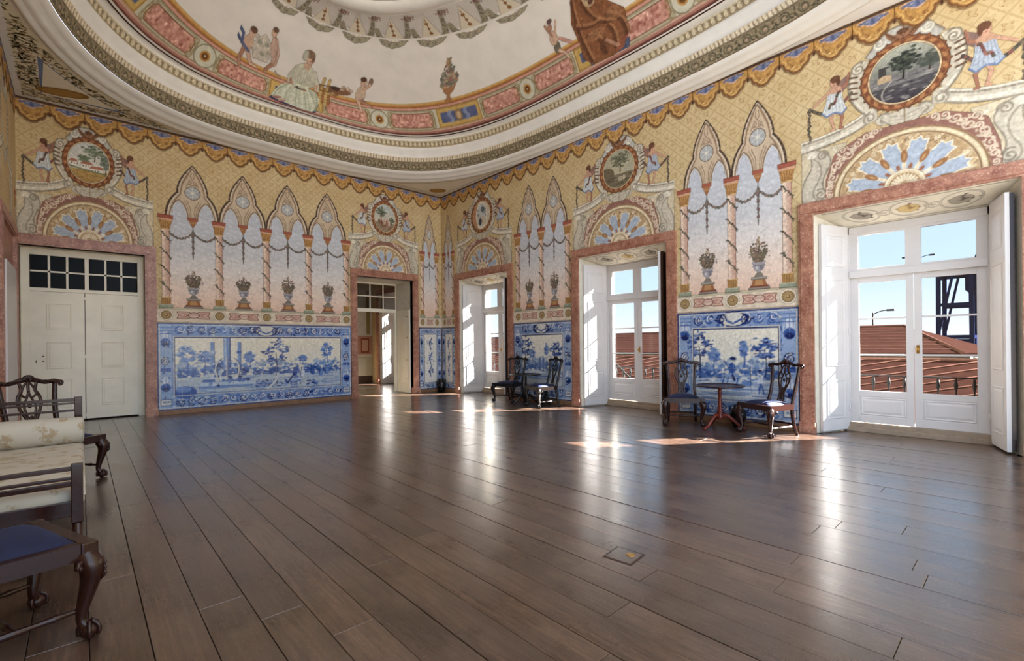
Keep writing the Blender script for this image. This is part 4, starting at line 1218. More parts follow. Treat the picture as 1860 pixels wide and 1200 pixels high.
        c.rect(-.26, -.18, z0 + .02, z0 + .16, (70, 66, 66)); c.poly([(-.27, z0 - .05), (-.12, z0 - .05), (-.12, z0 + .02), (-.2, z0 + .05), (-.27, z0 + .02)], (196, 164, 124))
        for k in range(60): c.ell(r.uniform(-.36, .36), z0 - r.uniform(.04, .34), r.uniform(.02, .06), .010, r.choice([(150, 146, 150), (48, 44, 54), (110, 106, 116), (70, 64, 76), (186, 182, 176)]), .6)
        c.line(bez((-.2, z0 - .30), (-.28, z0 - .18), (-.12, z0 - .06)), .018, (176, 170, 166), .8)
    c.speckle(.05, 30 + kind)
    q = np.hypot(c.X / .372, (c.Z - z0) / .382)
    c.a = np.clip(.5 + (1 - q) * .372 / .008, 0, 1)
    return c
medP = [proto(medallion(k).flat('medallion_landscape', None, .003)) for k in range(5)]

def angel(kind):
    """winged child standing with a flower garland; faces the medallion on its right (+x)"""
    c = Canvas(-.44, .34, 4.30, 5.22, 0.008)
    r = random.Random(80 + kind)
    sk, skd = (214, 156, 124), (176, 110, 84)
    # ground scroll and garland
    for k in range(26):
        t = k / 25; x = -.36 + .62 * t; z = 4.78 - .16 * math.sin(PI * t) + .05 * t
        c.ell(x, z, .024, .022, r.choice([(92, 92, 74), (150, 84, 76), (120, 104, 82), (84, 78, 70)]))
    for k in range(22): c.ell(-.37 + r.uniform(-.02, .02), 4.78 - k * .022, .017, .017, r.choice([(92, 92, 74), (130, 104, 86), (84, 78, 70)]))
    c.poly([(.02, 5.0), (.20, 5.10), (.22, 4.95), (.10, 4.86)], (150, 112, 104), .9)
    # legs
    c.line([(.0, 4.66), (-.04, 4.54), (.01, 4.40)], .062, sk, 1, .036); c.line([(.07, 4.66), (.13, 4.55), (.10, 4.40)], .060, skd, 1, .034)
    c.ell(-.01, 4.385, .04, .018, sk); c.ell(.115, 4.385, .04, .018, skd)
    # tunic
    dr = [(-.08, 4.96), (-.11, 4.80), (-.17, 4.66), (-.10, 4.60), (.02, 4.63), (.12, 4.58), (.19, 4.64), (.14, 4.78), (.12, 4.96)]
    col = ((206, 214, 222), (176, 190, 214))[kind]
    c.poly(dr, col)
    for k in range(6): c.line([(-.06 + .03 * k, 4.92), (-.13 + .058 * k, 4.63)], .012, tuple(x - 38 for x in col), .7)
    c.line([(-.17, 4.66), (-.10, 4.60), (.02, 4.63), (.12, 4.58), (.19, 4.64)], .026, (112, 138, 190), .9)
    # arms, head
    c.line([(-.07, 4.93), (-.20, 4.86), (-.30, 4.80)], .050, sk, 1, .034); c.line([(.10, 4.94), (.20, 4.98), (.23, 5.12)], .046, skd, 1, .030)
    c.ell(.02, 4.95, .10, .05, sk); c.ell(.02, 5.06, .068, .076, sk); c.ell(.03, 5.10, .075, .05, (124, 74, 48)); c.ell(.075, 5.05, .03, .05, (112, 64, 42))
    c.ell(-.005, 5.055, .008, .006, (80, 46, 36)); c.ell(.035, 5.055, .008, .006, (80, 46, 36)); c.ell(.01, 5.02, .012, .006, (170, 76, 66)); c.ell(-.02, 5.03, .014, .012, (226, 150, 126), .7)
    for k in range(14):
        t = k / 13; c.ell(.10 - .16 * t, 4.90 - .20 * t + .03 * math.sin(t * 9), .022, .020, r.choice([(130, 72, 66), (92, 90, 70), (160, 100, 90)]))
    c.speckle(.05, 40 + kind)
    return c
angP = [proto(angel(k).flat('painted_child', None, .0035)) for k in (0, 1)]

def overdoor(wall, u, kind, s=1.0):
    place(scrP, wall, u, s); place(fanP, wall, u, s, off=.001)
    place(medP[kind], wall, u, s, off=.001); place(mfrP, wall, u, s, off=.001)
    place(angP[0], wall, u - (1 if wall != 'B' else -1) * .78 * s, .82 * s, off=.001)
    place(angP[1], wall, u + (1 if wall != 'B' else -1) * .78 * s, -.82 * s, off=.001)
UW = [1.955, 6.35, 10.80]
overdoor('R', UW[0], 2); overdoor('R', UW[1], 3); overdoor('R', UW[2], 4)
overdoor('B', 1.8225, 1, .86); overdoor('B', 7.87, 0, .80)

# arcades over the tile panels
def arcade(wall, u0, u1, n, kinds=(0, 1, 2, 0)):
    w = (u1 - u0) / n; sx = w / .947
    for k in range(n):
        uc = u0 + (k + .5) * w
        place(bayL, wall, uc, sx); place(garP, wall, uc, min(1, sx * 1.02), off=.001); place(urnP[kinds[k]], wall, uc, min(1, sx * 1.08), off=.0008)
        place(friP, wall, uc, sx * (.92 if sx < 1 else 1), off=.001)
    for k in range(n + 1):
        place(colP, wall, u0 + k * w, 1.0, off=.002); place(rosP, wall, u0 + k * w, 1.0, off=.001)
arcade('B', 2.935, 6.715, 4)
arcade('R', 3.365, 4.985, 2, (2, 1)); arcade('R', 7.735, 9.405, 2, (0, 1))
band('painted_frieze', 'B', 2.81, 6.876); band('painted_frieze', 'R', 3.19, 5.115); band('painted_frieze', 'R', 7.585, 9.565)
band('painted_frieze', 'R', 0.0, 0.72); band('painted_frieze', 'B', 0.0, 0.82)
# narrow lancet bays in the corner
def corner_bay(wall, ua, ub):
    w = ub - ua; uc = (ua + ub) / 2; sx = w / .947
    place(bayL, wall, uc, sx); place(garP, wall, uc, .5, off=.001)
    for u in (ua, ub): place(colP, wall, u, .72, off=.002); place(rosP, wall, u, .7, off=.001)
    place(friP, wall, uc, .32, off=.001)
corner_bay('R', .16, .60); corner_bay('B', .17, .66)
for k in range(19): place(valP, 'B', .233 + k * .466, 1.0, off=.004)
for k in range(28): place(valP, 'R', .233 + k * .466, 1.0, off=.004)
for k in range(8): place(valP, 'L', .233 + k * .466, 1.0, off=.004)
band('painted_frieze', 'L', 2.65, 3.4)
place(colP, 'L', .2); place(scrP, 'L', 1.6, .8)
for o in PROTO: bpy.data.objects.remove(o)

# soffits of the embrasures: painted ovals
def soffit_paint():
    c = Canvas(-.98, .98, 0, .58, 0.011)
    for x, col, dk in ((-.58, (160, 150, 138), (84, 72, 62)), (0, (206, 176, 110), (140, 100, 50)), (.58, (160, 150, 138), (84, 72, 62))):
        c.ring(x, .28, .22, .20, .02, (206, 200, 186), .8); c.ell(x, .28, .13, .105, col)
        r = random.Random(2)
        for k in range(26): c.ell(x + r.gauss(0, .055), .28 + r.gauss(0, .04), .022, .014, dk if k % 2 else col, .8)
    for x in (-.29, .29): c.spiral(x, .28, .10, 1.4, .02, (206, 198, 184), .8)
    for z in (.03, .54): c.line([(-.95, z), (.95, z)], .016, (190, 182, 166), .8)
    return c
cso = soffit_paint()
cc = cso.rgba(); al = cc[..., 3]; kp = np.maximum(np.maximum(al[:-1, :-1], al[1:, :-1]), np.maximum(al[:-1, 1:], al[1:, 1:])) > .04
sl = (3.06 - ZL) / 0.62
hwf = 1 - (HW0 - HW1) / HW0 * (cso.Z / .62)
Vs = np.stack([cso.Z + .01, cso.X * hwf, ZL + sl * cso.Z - .003], -1)
s0 = None
for w in windows:
    if s0 is None: s0 = grid_mesh('soffit_painting', Vs, 'fresco', w, cc, False, keep=kp)
    else: inst(s0, w, (0, 0, 0))
# ------------------------------------------------------------------ painted and moulded bands of the oval ceiling
def arc_len(dx, dy, nR, nL, ts):
    x, y = oval(ts, dx, dy, nR, nL)
    return np.concatenate([[0], np.cumsum(np.hypot(np.diff(x), np.diff(y)))])
def strip(name, rows, canvas, period, tn=3200, off=0.0, mat='fresco'):
    """canvas (one period long, height 0..1) repeated along the ring; rows give the section"""
    ts = np.linspace(T0, T1, tn)
    R = np.array(rows); m = canvas.h
    k = np.linspace(0, len(R) - 1, m)
    sec = np.stack([np.interp(k, np.arange(len(R)), R[:, j]) for j in range(5)], 1)
    s = arc_len(*[sec[m // 2][i] for i in (0, 1, 3, 4)], ts)
    n = max(1, round(s[-1] / period)); ph = (s / s[-1] * n) % 1.0
    ii = np.clip((ph * (canvas.w - 1)).round().astype(int), 0, canvas.w - 1)
    c = canvas.rgba()[:, ii]
    V = []
    for r in sec:
        x, y = oval(ts, r[0], r[1], r[3], r[4]); V.append(np.stack([x, y, np.full(tn, r[2])], 1))
    return grid_mesh(name, np.array(V), mat, ceiling, c, True)
# leaf scroll frieze
c = Canvas(0, .56, 0, .24, .012, (150, 132, 100))
r = random.Random(5)
for x in (-.14, .14, .42, .70):
    c.spiral(x, .12, .085, 1.7, .022, (98, 92, 68), 1, 1 if round(x / .28) % 2 else -1, 1.0); c.ell(x, .12, .028, .028, (186, 156, 124)); c.ring(x, .12, .10, .10, .014, (176, 156, 120), .8)
for x in (0, .28, .56):
    for k in range(7): c.ell(x + r.uniform(-.05, .05), .12 + r.uniform(-.09, .09), .034, .014, r.choice([(90, 86, 62), (110, 102, 76), (184, 150, 122), (78, 74, 56)]), 1, r.uniform(0, 3))
c.line([(0, .012), (.56, .012)], .024, (116, 100, 76)); c.line([(0, .228), (.56, .228)], .02, (118, 102, 78)); c.speckle(.12, 3, 1)
strip('leaf_frieze', [(.325, .60, 5.89, 3.35, 2.9), (.345, .63, 5.98, 3.33, 2.88), (.365, .665, 6.09, 3.3, 2.86)], c, .56)
# beaded band
c = Canvas(0, .14, 0, .10, .012, (214, 196, 164))
for x in (0, .07, .14): c.ell(x, .055, .022, .034, (232, 218, 190)); c.line([(x + .035, .02), (x + .035, .085)], .014, (150, 126, 96))
c.line([(0, .006), (.14, .006)], .016, (140, 118, 90)); c.speckle(.10, 4, 1)
strip('bead_band', [(.355, .655, 6.09, 3.3, 2.86), (.365, .68, 6.13, 3.3, 2.85), (.385, .715, 6.185, 3.3, 2.85)], c, .14)
# egg and dart band
c = Canvas(0, .22, 0, .18, .012, (196, 176, 138))
for x in (0, .11, .22): c.ell(x, .10, .042, .065, (220, 204, 168)); c.ring(x, .10, .045, .068, .014, (150, 130, 98)); c.line([(x + .055, .03), (x + .055, .16)], .012, (136, 116, 84))
c.line([(0, .168), (.22, .168)], .022, (226, 212, 182)); c.speckle(.09, 6, 1)
strip('egg_and_dart_band', [(.43, .78, 6.41, 3.25, 2.8), (.445, .795, 6.47, 3.24, 2.8), (.475, .825, 6.56, 3.22, 2.78)], c, .22)

# painted parapet on the foot of the vault
def parapet():
    ts = np.linspace(T0, T1, 2400); vs = np.linspace(0.0, 1.04, 56)
    T, Vv = np.meshgrid(ts, vs)
    x, y, z = vault(ts, 0.5); ds = np.gradient(np.hypot(np.gradient(x), np.gradient(y)).cumsum(), ts)      # metres per radian
    DS = np.broadcast_to(ds, T.shape)
    q = np.mod(T, PI); q = np.where(q > PI / 2, PI - q, q)
    C = np.zeros(T.shape + (3,)); C[:] = (206, 202, 182)
    HV = 0.68                                            # metres per unit v
    rg = np.random.default_rng(3)
    mott = np.kron(rg.normal(0, 1, (14, 600)), np.ones((4, 4)))[:56, :2400]; mott = (mott + np.roll(mott, 2, 1) + np.roll(mott, 1, 0)) / 2.2
    fine = rg.normal(0, 1, T.shape)
    def put(m, col, a=1.0):
        k = (np.clip(m, 0, 1) * a)[..., None]; C[:] = C * (1 - k) + np.array(col) * k
    def bandv(a, b, soft=.012): return np.clip((Vv - a) / soft + .5, 0, 1) * np.clip((b - Vv) / soft + .5, 0, 1)
    # rounded pink foot, and a dark band painted as the shadow gap below
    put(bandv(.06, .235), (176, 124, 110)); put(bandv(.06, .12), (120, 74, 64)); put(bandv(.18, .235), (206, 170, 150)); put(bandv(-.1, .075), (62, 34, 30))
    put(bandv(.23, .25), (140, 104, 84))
    # top rail: pink between brown lines
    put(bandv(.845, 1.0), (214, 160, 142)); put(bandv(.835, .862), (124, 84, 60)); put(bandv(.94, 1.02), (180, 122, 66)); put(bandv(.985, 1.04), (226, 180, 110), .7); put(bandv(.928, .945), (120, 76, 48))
    spans = [(.100, .282), (.366, .545), (.800, 1.020), (1.150, 1.400)]
    for a, b in spans:
        u = np.minimum(q - a, b - q) * DS                # metres inside
        w = np.minimum(Vv - .30, .755 - Vv) * HV
        d = np.minimum(u, w); d = np.where((u < .06) & (w < .06), (u + w - .06), d)     # cut corners
        put(.5 + (d + .045) / .012, (222, 214, 190)); put(.5 + (.022 - np.abs(d + .045)) / .012, (150, 140, 112), .7)
        put(.5 + (d + .010) / .010, (124, 92, 70))
        pk = np.stack([204 + 11 * mott + 4 * fine, 150 + 13 * mott + 4 * fine, 134 + 12 * mott + 4 * fine], -1)
        k = np.clip(.5 + (d - .012) / .010, 0, 1)[..., None]; C[:] = C * (1 - k) + pk * k
        # scroll brackets at the panel ends
        for e in (a, b):
            du = (q - e) * DS
            for dv in (.34, .53, .72):
                rr = np.hypot(du, (Vv - dv) * HV); put(.5 + (.014 - np.abs(rr - .05)) / .010, (146, 126, 80), .6)
    for cq in (.324, 1.083):
        rr = np.hypot((q - cq) * DS, (Vv - .52) * HV)
        put(.5 + (.215 - rr) / .012, (210, 206, 186)); put(.5 + (.012 - np.abs(rr - .205)) / .01, (146, 138, 112))
        put(.5 + (.098 - rr) / .01, (150, 104, 56)); put(.5 + (.010 - np.abs(rr - .085)) / .01, (206, 160, 96)); put(.5 + (.05 - rr) / .01, (104, 66, 38)); put(.5 + (.02 - rr) / .008, (214, 190, 150))
    # gilded pilasters with a blue relief panel
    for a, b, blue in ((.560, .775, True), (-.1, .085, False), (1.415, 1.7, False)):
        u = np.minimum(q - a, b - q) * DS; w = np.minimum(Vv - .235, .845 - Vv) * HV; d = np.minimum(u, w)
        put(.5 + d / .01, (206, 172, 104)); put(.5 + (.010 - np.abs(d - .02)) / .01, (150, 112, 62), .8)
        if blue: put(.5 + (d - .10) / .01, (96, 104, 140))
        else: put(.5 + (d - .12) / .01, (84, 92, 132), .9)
        if blue:
            cq = (a + b) / 2; du = (q - cq) * DS; dv = (Vv - .54) * HV
            put(.5 + (1 - np.hypot(du / .10, dv / .125)) * 8, (150, 122, 86)); put(.5 + (1 - np.hypot(du / .055, dv / .075)) * 6, (202, 174, 140))
            for sx in (-1, 1): put((.5 + (.05 - np.abs(du - sx * .22 - .03 * np.sin(dv * 30))) / .02) * bandv(.36, .72), (150, 160, 190), .8)
    C += 3.0 * mott[..., None] + 2.5 * fine[..., None]
    X, Y, Z = [], [], []
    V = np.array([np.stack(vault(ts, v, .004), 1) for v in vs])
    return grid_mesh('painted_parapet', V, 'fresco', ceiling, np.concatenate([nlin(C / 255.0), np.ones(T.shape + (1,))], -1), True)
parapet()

def on_vault(name, canvas, t0, sgn=1.0, off=.008):
    """canvas x in metres around the ring (right as seen from below), z = vault parameter v"""
    dsx, dsy, _ = vault(np.array([t0 - .01, t0 + .01]), 1.0)
    sp = float(np.hypot(dsx[1] - dsx[0], dsy[1] - dsy[0]) / .02)
    ts = t0 - sgn * canvas.X / sp
    V = np.zeros(canvas.X.shape + (3,))
    for j in range(canvas.h):
        x, y, z = vault(ts[j], float(canvas.Z[j, 0]), off); V[j] = np.stack([x, y, z], -1)
    c = canvas.rgba(); al = c[..., 3]
    k = np.maximum(np.maximum(al[:-1, :-1], al[1:, :-1]), np.maximum(al[:-1, 1:], al[1:, 1:])) > .04
    return grid_mesh(name, V, 'fresco', ceiling, c, False, keep=k)

SK, SKD = (222, 178, 152), (188, 132, 106)
def lady():
    c = Canvas(-.75, .85, .12, 1.72, .0125)
    # canvas z is vault v; bodies are drawn with z compressed to suit
    c.poly([(.28, .62), (.62, .60), (.66, 1.06), (.36, 1.10)], (176, 112, 54)); 
    for x in (.40, .52): c.line([(x, .55), (x + .06, 1.22)], .06, (216, 180, 104)); 
    for k in range(6): c.line([(.36, .66 + k * .09), (.64, .68 + k * .09)], .016, (150, 104, 52))
    c.ell(.74, 1.04, .075, .05, (176, 120, 74)); c.line([(.6, 1.0), (.72, 1.04)], .04, (206, 168, 110))
    c.poly([(-.60, .20), (-.30, .14), (.30, .15), (.38, .26), (-.5, .36)], (66, 66, 110))
    skirt = [(-.16, .98), (-.40, .80), (-.50, .52), (-.56, .32), (-.44, .24), (-.2, .19), (.05, .15), (.26, .17), (.34, .36), (.42, .66), (.34, .92), (.12, 1.0)]
    c.poly(skirt, (202, 208, 188))
    for k in range(13):
        x = -.36 + k * .058; c.line(bez((x * .6, .94), (x * 1.15, .62), (x * 1.25, .22)), .022, ((176, 190, 164), (226, 228, 212), (158, 172, 146))[k % 3], .8)
    c.line(bez((-.16, .96), (-.46, .70), (-.5, .34)), .03, (150, 172, 140), .8); c.line(bez((.32, .92), (.42, .6), (.30, .22)), .03, (150, 172, 140), .8)
    c.ell(-.44, .30, .10, .04, (176, 116, 104), 1, .5); c.ell(-.34, .24, .09, .035, (190, 136, 124), 1, .5)
    c.poly([(-.18, 1.28), (-.22, 1.04), (-.10, .96), (.16, .96), (.26, 1.04), (.24, 1.26), (.10, 1.34), (-.08, 1.34)], (214, 216, 196))
    for k in range(5): c.line([(-.10 + k * .06, 1.28), (-.06 + k * .045, .98)], .012, (170, 182, 156), .7)
    c.line([(-.16, 1.24), (-.24, 1.10), (-.22, .98)], .10, (206, 208, 190)); c.line([(-.22, 1.04), (-.16, .94), (-.32, .96)], .05, SKD); c.line([(.22, 1.24), (.32, 1.10), (.36, 1.0)], .10, (214, 216, 198)); c.line([(.33, 1.06), (.34, .98)], .06, SK)
    c.line([(-.34, .95), (-.56, 1.06)], .018, (206, 196, 176)); c.ell(-.02, .86, .10, .035, (110, 96, 88)); c.ell(.10, .86, .05, .03, (168, 116, 84)); c.ell(-.06, .90, .03, .03, (84, 70, 66))
    c.poly([(-.06, 1.36), (.12, 1.36), (.10, 1.26), (-.02, 1.27)], SK); c.ell(.06, 1.45, .095, .095, SK); c.ell(.02, 1.51, .12, .06, (150, 116, 92)); c.ell(-.06, 1.47, .06, .08, (196, 196, 180)); c.ell(.12, 1.46, .03, .06, (140, 108, 88))
    c.ell(.05, 1.455, .012, .008, (80, 52, 44)); c.ell(.10, 1.455, .011, .008, (80, 52, 44)); c.ell(.08, 1.405, .02, .007, (170, 80, 72)); c.line([(.08, 1.45), (.09, 1.425)], .010, SKD)
    c.speckle(.05, 9); return c
on_vault('painted_seated_lady', lady(), 1.555)
def monk():
    c = Canvas(-.62, .62, .10, 2.0, .0125)
    B1, B2, B3 = (150, 88, 50), (104, 58, 36), (186, 122, 76)
    c.poly([(-.40, .24), (.44, .20), (.5, .42), (-.4, .42)], (84, 92, 130))
    c.poly([(-.34, .24), (-.52, .50), (-.50, .90), (-.56, 1.30), (-.42, 1.66), (-.05, 1.80), (.30, 1.62), (.34, 1.30), (.56, 1.06), (.52, .60), (.34, .26), (.10, .20)], B1)
    for p in (((-.42, 1.6), (-.50, 1.1), (-.36, .34)), ((-.2, 1.5), (-.1, 1.05), (.24, .98)), ((.2, 1.1), (.5, 1.0), (.46, .5)), ((-.3, .95), (-.06, .9), (-.02, .36)), ((.16, .9), (.28, .7), (.18, .28)), ((-.5, 1.2), (-.2, 1.05), (.0, 1.1))):
        c.line(bez(*p), .07, B2, .75); c.line([(x + .06, z + .02) for x, z in bez(*p)], .05, B3, .7)
    c.ell(-.12, .88, .20, .13, B3, .6); c.ell(.34, 1.06, .16, .13, B3, .55); c.ell(-.02, .50, .10, .20, B2, .6)
    c.line([(.06, .62), (.26, .34)], .07, SKD); c.ell(.26, .30, .11, .05, (170, 90, 62), 1, .2); c.ell(.38, .44, .10, .05, (160, 84, 60), 1, .3)
    c.ell(-.02, 1.60, .17, .14, SKD); c.ell(-.02, 1.50, .14, .13, (190, 160, 120)); c.ell(.0, 1.44, .06, .04, (104, 60, 44)); c.ell(-.03, 1.74, .17, .08, (150, 120, 84)); c.line([(-.1, 1.58), (-.06, 1.5)], .03, (96, 62, 46))
    c.speckle(.07, 12); return c
on_vault('painted_seated_figure', monk(), -.045)
def putti(kind):
    c = Canvas(-.60, .60, .60, 1.75, .0125); r = random.Random(kind)
    if kind == 0:
        c.poly([(-.10, 1.50), (.05, 1.42), (.16, 1.28), (.10, 1.12), (-.18, 1.10), (-.30, 1.28)], (214, 206, 194))
        for k in range(14): c.ell(r.uniform(-.25, .1), r.uniform(1.14, 1.42), .05, .03, r.choice([(196, 188, 172), (226, 218, 206), (160, 160, 140)]), .8)
        c.poly([(.06, 1.56), (.18, 1.50), (.30, 1.32), (.30, 1.14), (.20, 1.08), (.16, 1.24), (.06, 1.36)], (214, 176, 160)); c.line(bez((.10, 1.52), (.28, 1.40), (.24, 1.12)), .03, (186, 138, 120), .8); c.ell(.06, 1.58, .06, .065, SK); c.ell(.07, 1.62, .062, .038, (124, 88, 66)); c.line([(.20, 1.12), (.12, 1.02), (.16, .92)], .075, SKD, 1, .045)
        c.ell(-.34, 1.42, .07, .07, SK); c.ell(-.34, 1.46, .075, .045, (120, 82, 60)); c.ell(-.36, 1.26, .10, .12, SK); c.line([(-.40, 1.16), (-.42, .98), (-.36, .76)], .085, SKD, 1, .05); c.line([(-.32, 1.16), (-.18, 1.0), (-.06, .98)], .085, SK, 1, .05)
        c.line([(-.62, 1.40), (-.5, 1.34), (-.48, 1.22), (-.3, 1.15)], .045, (88, 104, 164)); c.line([(-.62, 1.30), (-.52, 1.24)], .04, (88, 104, 164))
    elif kind == 1:
        c.ell(-.34, 1.10, .28, .055, (150, 100, 70)); c.ell(-.42, 1.12, .12, .03, (96, 66, 54))
        for k in range(8): c.ell(r.uniform(-.3, .05), 1.15 + r.uniform(-.02, .04), .04, .02, r.choice([(214, 190, 170), (190, 150, 130)]))
        c.ell(.16, 1.12, .11, .14, (226, 196, 170)); c.ell(.18, 1.32, .07, .065, SK); c.ell(.16, 1.37, .07, .04, (104, 70, 52)); c.ell(.33, 1.35, .05, .06, (150, 116, 100)); c.line([(.20, 1.20), (.32, 1.30)], .06, SK)
        c.line([(.14, 1.02), (.17, .86), (.20, .66)], .08, SK, 1, .05); c.line([(.22, 1.02), (.36, .96), (.44, .90)], .075, SKD, 1, .05)
    else:
        c.ell(0, 1.08, .08, .11, (120, 112, 96)); c.ell(-.04, 1.26, .10, .12, SK); c.ell(-.08, 1.45, .06, .06, SKD); c.line([(-.06, 1.30), (-.20, 1.52)], .05, SKD); c.line([(.02, 1.30), (.10, 1.50)], .045, SK); c.line([(.04, 1.0), (.14, .90), (.2, .72)], .08, SK, 1, .05); c.ell(-.06, 1.55, .07, .04, (110, 80, 84)); c.line([(.10, 1.2), (.34, 1.04)], .06, (214, 150, 134))
    c.speckle(.05, 20 + kind); return c
on_vault('painted_child', putti(0), 1.80); on_vault('painted_child', putti(1), 1.235); on_vault('painted_child', putti(2), .142)
def ceil_vase():
    c = Canvas(-.40, .40, .98, 1.75, .0115); r = random.Random(1)
    c.poly([(-.10, 1.0), (.10, 1.0), (.05, 1.05), (.04, 1.10), (.14, 1.16), (.18, 1.24), (-.18, 1.24), (-.14, 1.16), (-.04, 1.10), (-.05, 1.05)], (190, 126, 78)); c.line([(-.18, 1.235), (.18, 1.235)], .03, (222, 176, 120))
    for k in range(130):
        z = 1.24 + abs(r.gauss(0, .15)); z = min(z, 1.56); w = .25 * (1 - ((z - 1.32) / .32) ** 2) if abs(z - 1.32) < .32 else .04
        c.ell(r.uniform(-w, w), z, r.uniform(.02, .045), r.uniform(.014, .03), r.choice([(196, 150, 130), (150, 116, 108), (132, 136, 116), (206, 178, 130), (170, 110, 96), (112, 116, 108), (186, 170, 150)]), .9)
    for k in range(24): c.ell(-.03 + r.uniform(-.07, .07), 1.60 + r.uniform(-.05, .07), .022, .016, r.choice([(206, 150, 110), (186, 156, 96), (150, 130, 100)]))
    return c
on_vault('painted_flower_vase', ceil_vase(), .70)

# ring of lace swags round the centre
def swags():
    W = 1.0
    c = Canvas(0, W, 0, 1, .012)
    c.poly([(0, 1)] + [(x, .30 + .10 * math.sin(PI * x * 2)) for x in np.linspace(0, 1, 20)] + [(1, 1)], (240, 238, 240), .55)
    r = random.Random(6)
    for k in range(16): c.line([(k / 16 + .03, .95), (k / 16 + .02, .38)], .012, (220, 216, 220), .5)
    c.poly([(.47, .92), (.25, .30), (.5, .18), (.75, .32)], (238, 228, 208)); c.line([(.47, .92), (.27, .34)], .014, (176, 168, 150), .8); c.line([(.47, .92), (.75, .36)], .014, (176, 168, 150), .8)
    for x, z, q in ((.47, .66, .05), (.50, .52, .04), (.52, .38, .05)): c.ell(x, z, q, q * .9, (176, 116, 60))
    c.line([(.46, .8), (.52, .34)], .02, (150, 100, 56))
    g_ = [(.06, .50), (.10, .34), (.26, .16), (.50, .09), (.74, .16), (.88, .34), (.93, .58), (.95, .88)]
    c.line(g_, .15, (164, 158, 136))
    for i in range(110):
        k = r.uniform(0, 6.99); a = g_[int(k)]; b = g_[min(7, int(k) + 1)]; t = k % 1
        c.ell(a[0] + (b[0] - a[0]) * t + r.uniform(-.06, .06), a[1] + (b[1] - a[1]) * t + r.uniform(-.05, .05), .022, .018, r.choice([(130, 124, 100), (176, 140, 128), (190, 176, 140), (112, 106, 92), (160, 156, 130)]), .9)
    for k in range(40): c.ell((.98 + r.gauss(0, .09)) % 1, .88 + r.gauss(0, .03), .022, .02, r.choice([(140, 92, 92), (180, 136, 128), (120, 96, 86)]), .9)
    return c
cs_ = swags()
ts = np.linspace(-.55, 2.25, 1900); nv = 64
ph = ((ts - 1.06 + .12) / .2417) % 1.0
ph = 1 - ph
ii = np.clip((ph * (cs_.w - 1)).astype(int), 0, cs_.w - 1); jj = np.clip((np.linspace(0, 1, nv) * (cs_.h - 1)).astype(int), 0, cs_.h - 1)
cc = cs_.rgba()[jj][:, ii]
vrow = [1.86 + q / 1.4 if q < .2 else 2.003 + (q - .2) / .66 for q in np.linspace(0, .77, nv)]
V = np.array([np.stack(vault(ts, v, .006), 1) for v in vrow])
al = cc[..., 3]; kp = np.maximum(np.maximum(al[:-1, :-1], al[1:, :-1]), np.maximum(al[:-1, 1:], al[1:, 1:])) > .04
grid_mesh('painted_swags', V, 'fresco', ceiling, cc, False, keep=kp)
rows = []
for k in range(11):
    a = PI * k / 10; rows.append((2.22 + .16 * (1 - math.cos(a)), 2.78 + .16 * (1 - math.cos(a)), 8.10 - .10 * math.sin(a), 2., 2.))
ring_mesh('ring_moulding', rows, TS, 'stucco_white', ceiling, closed=False)

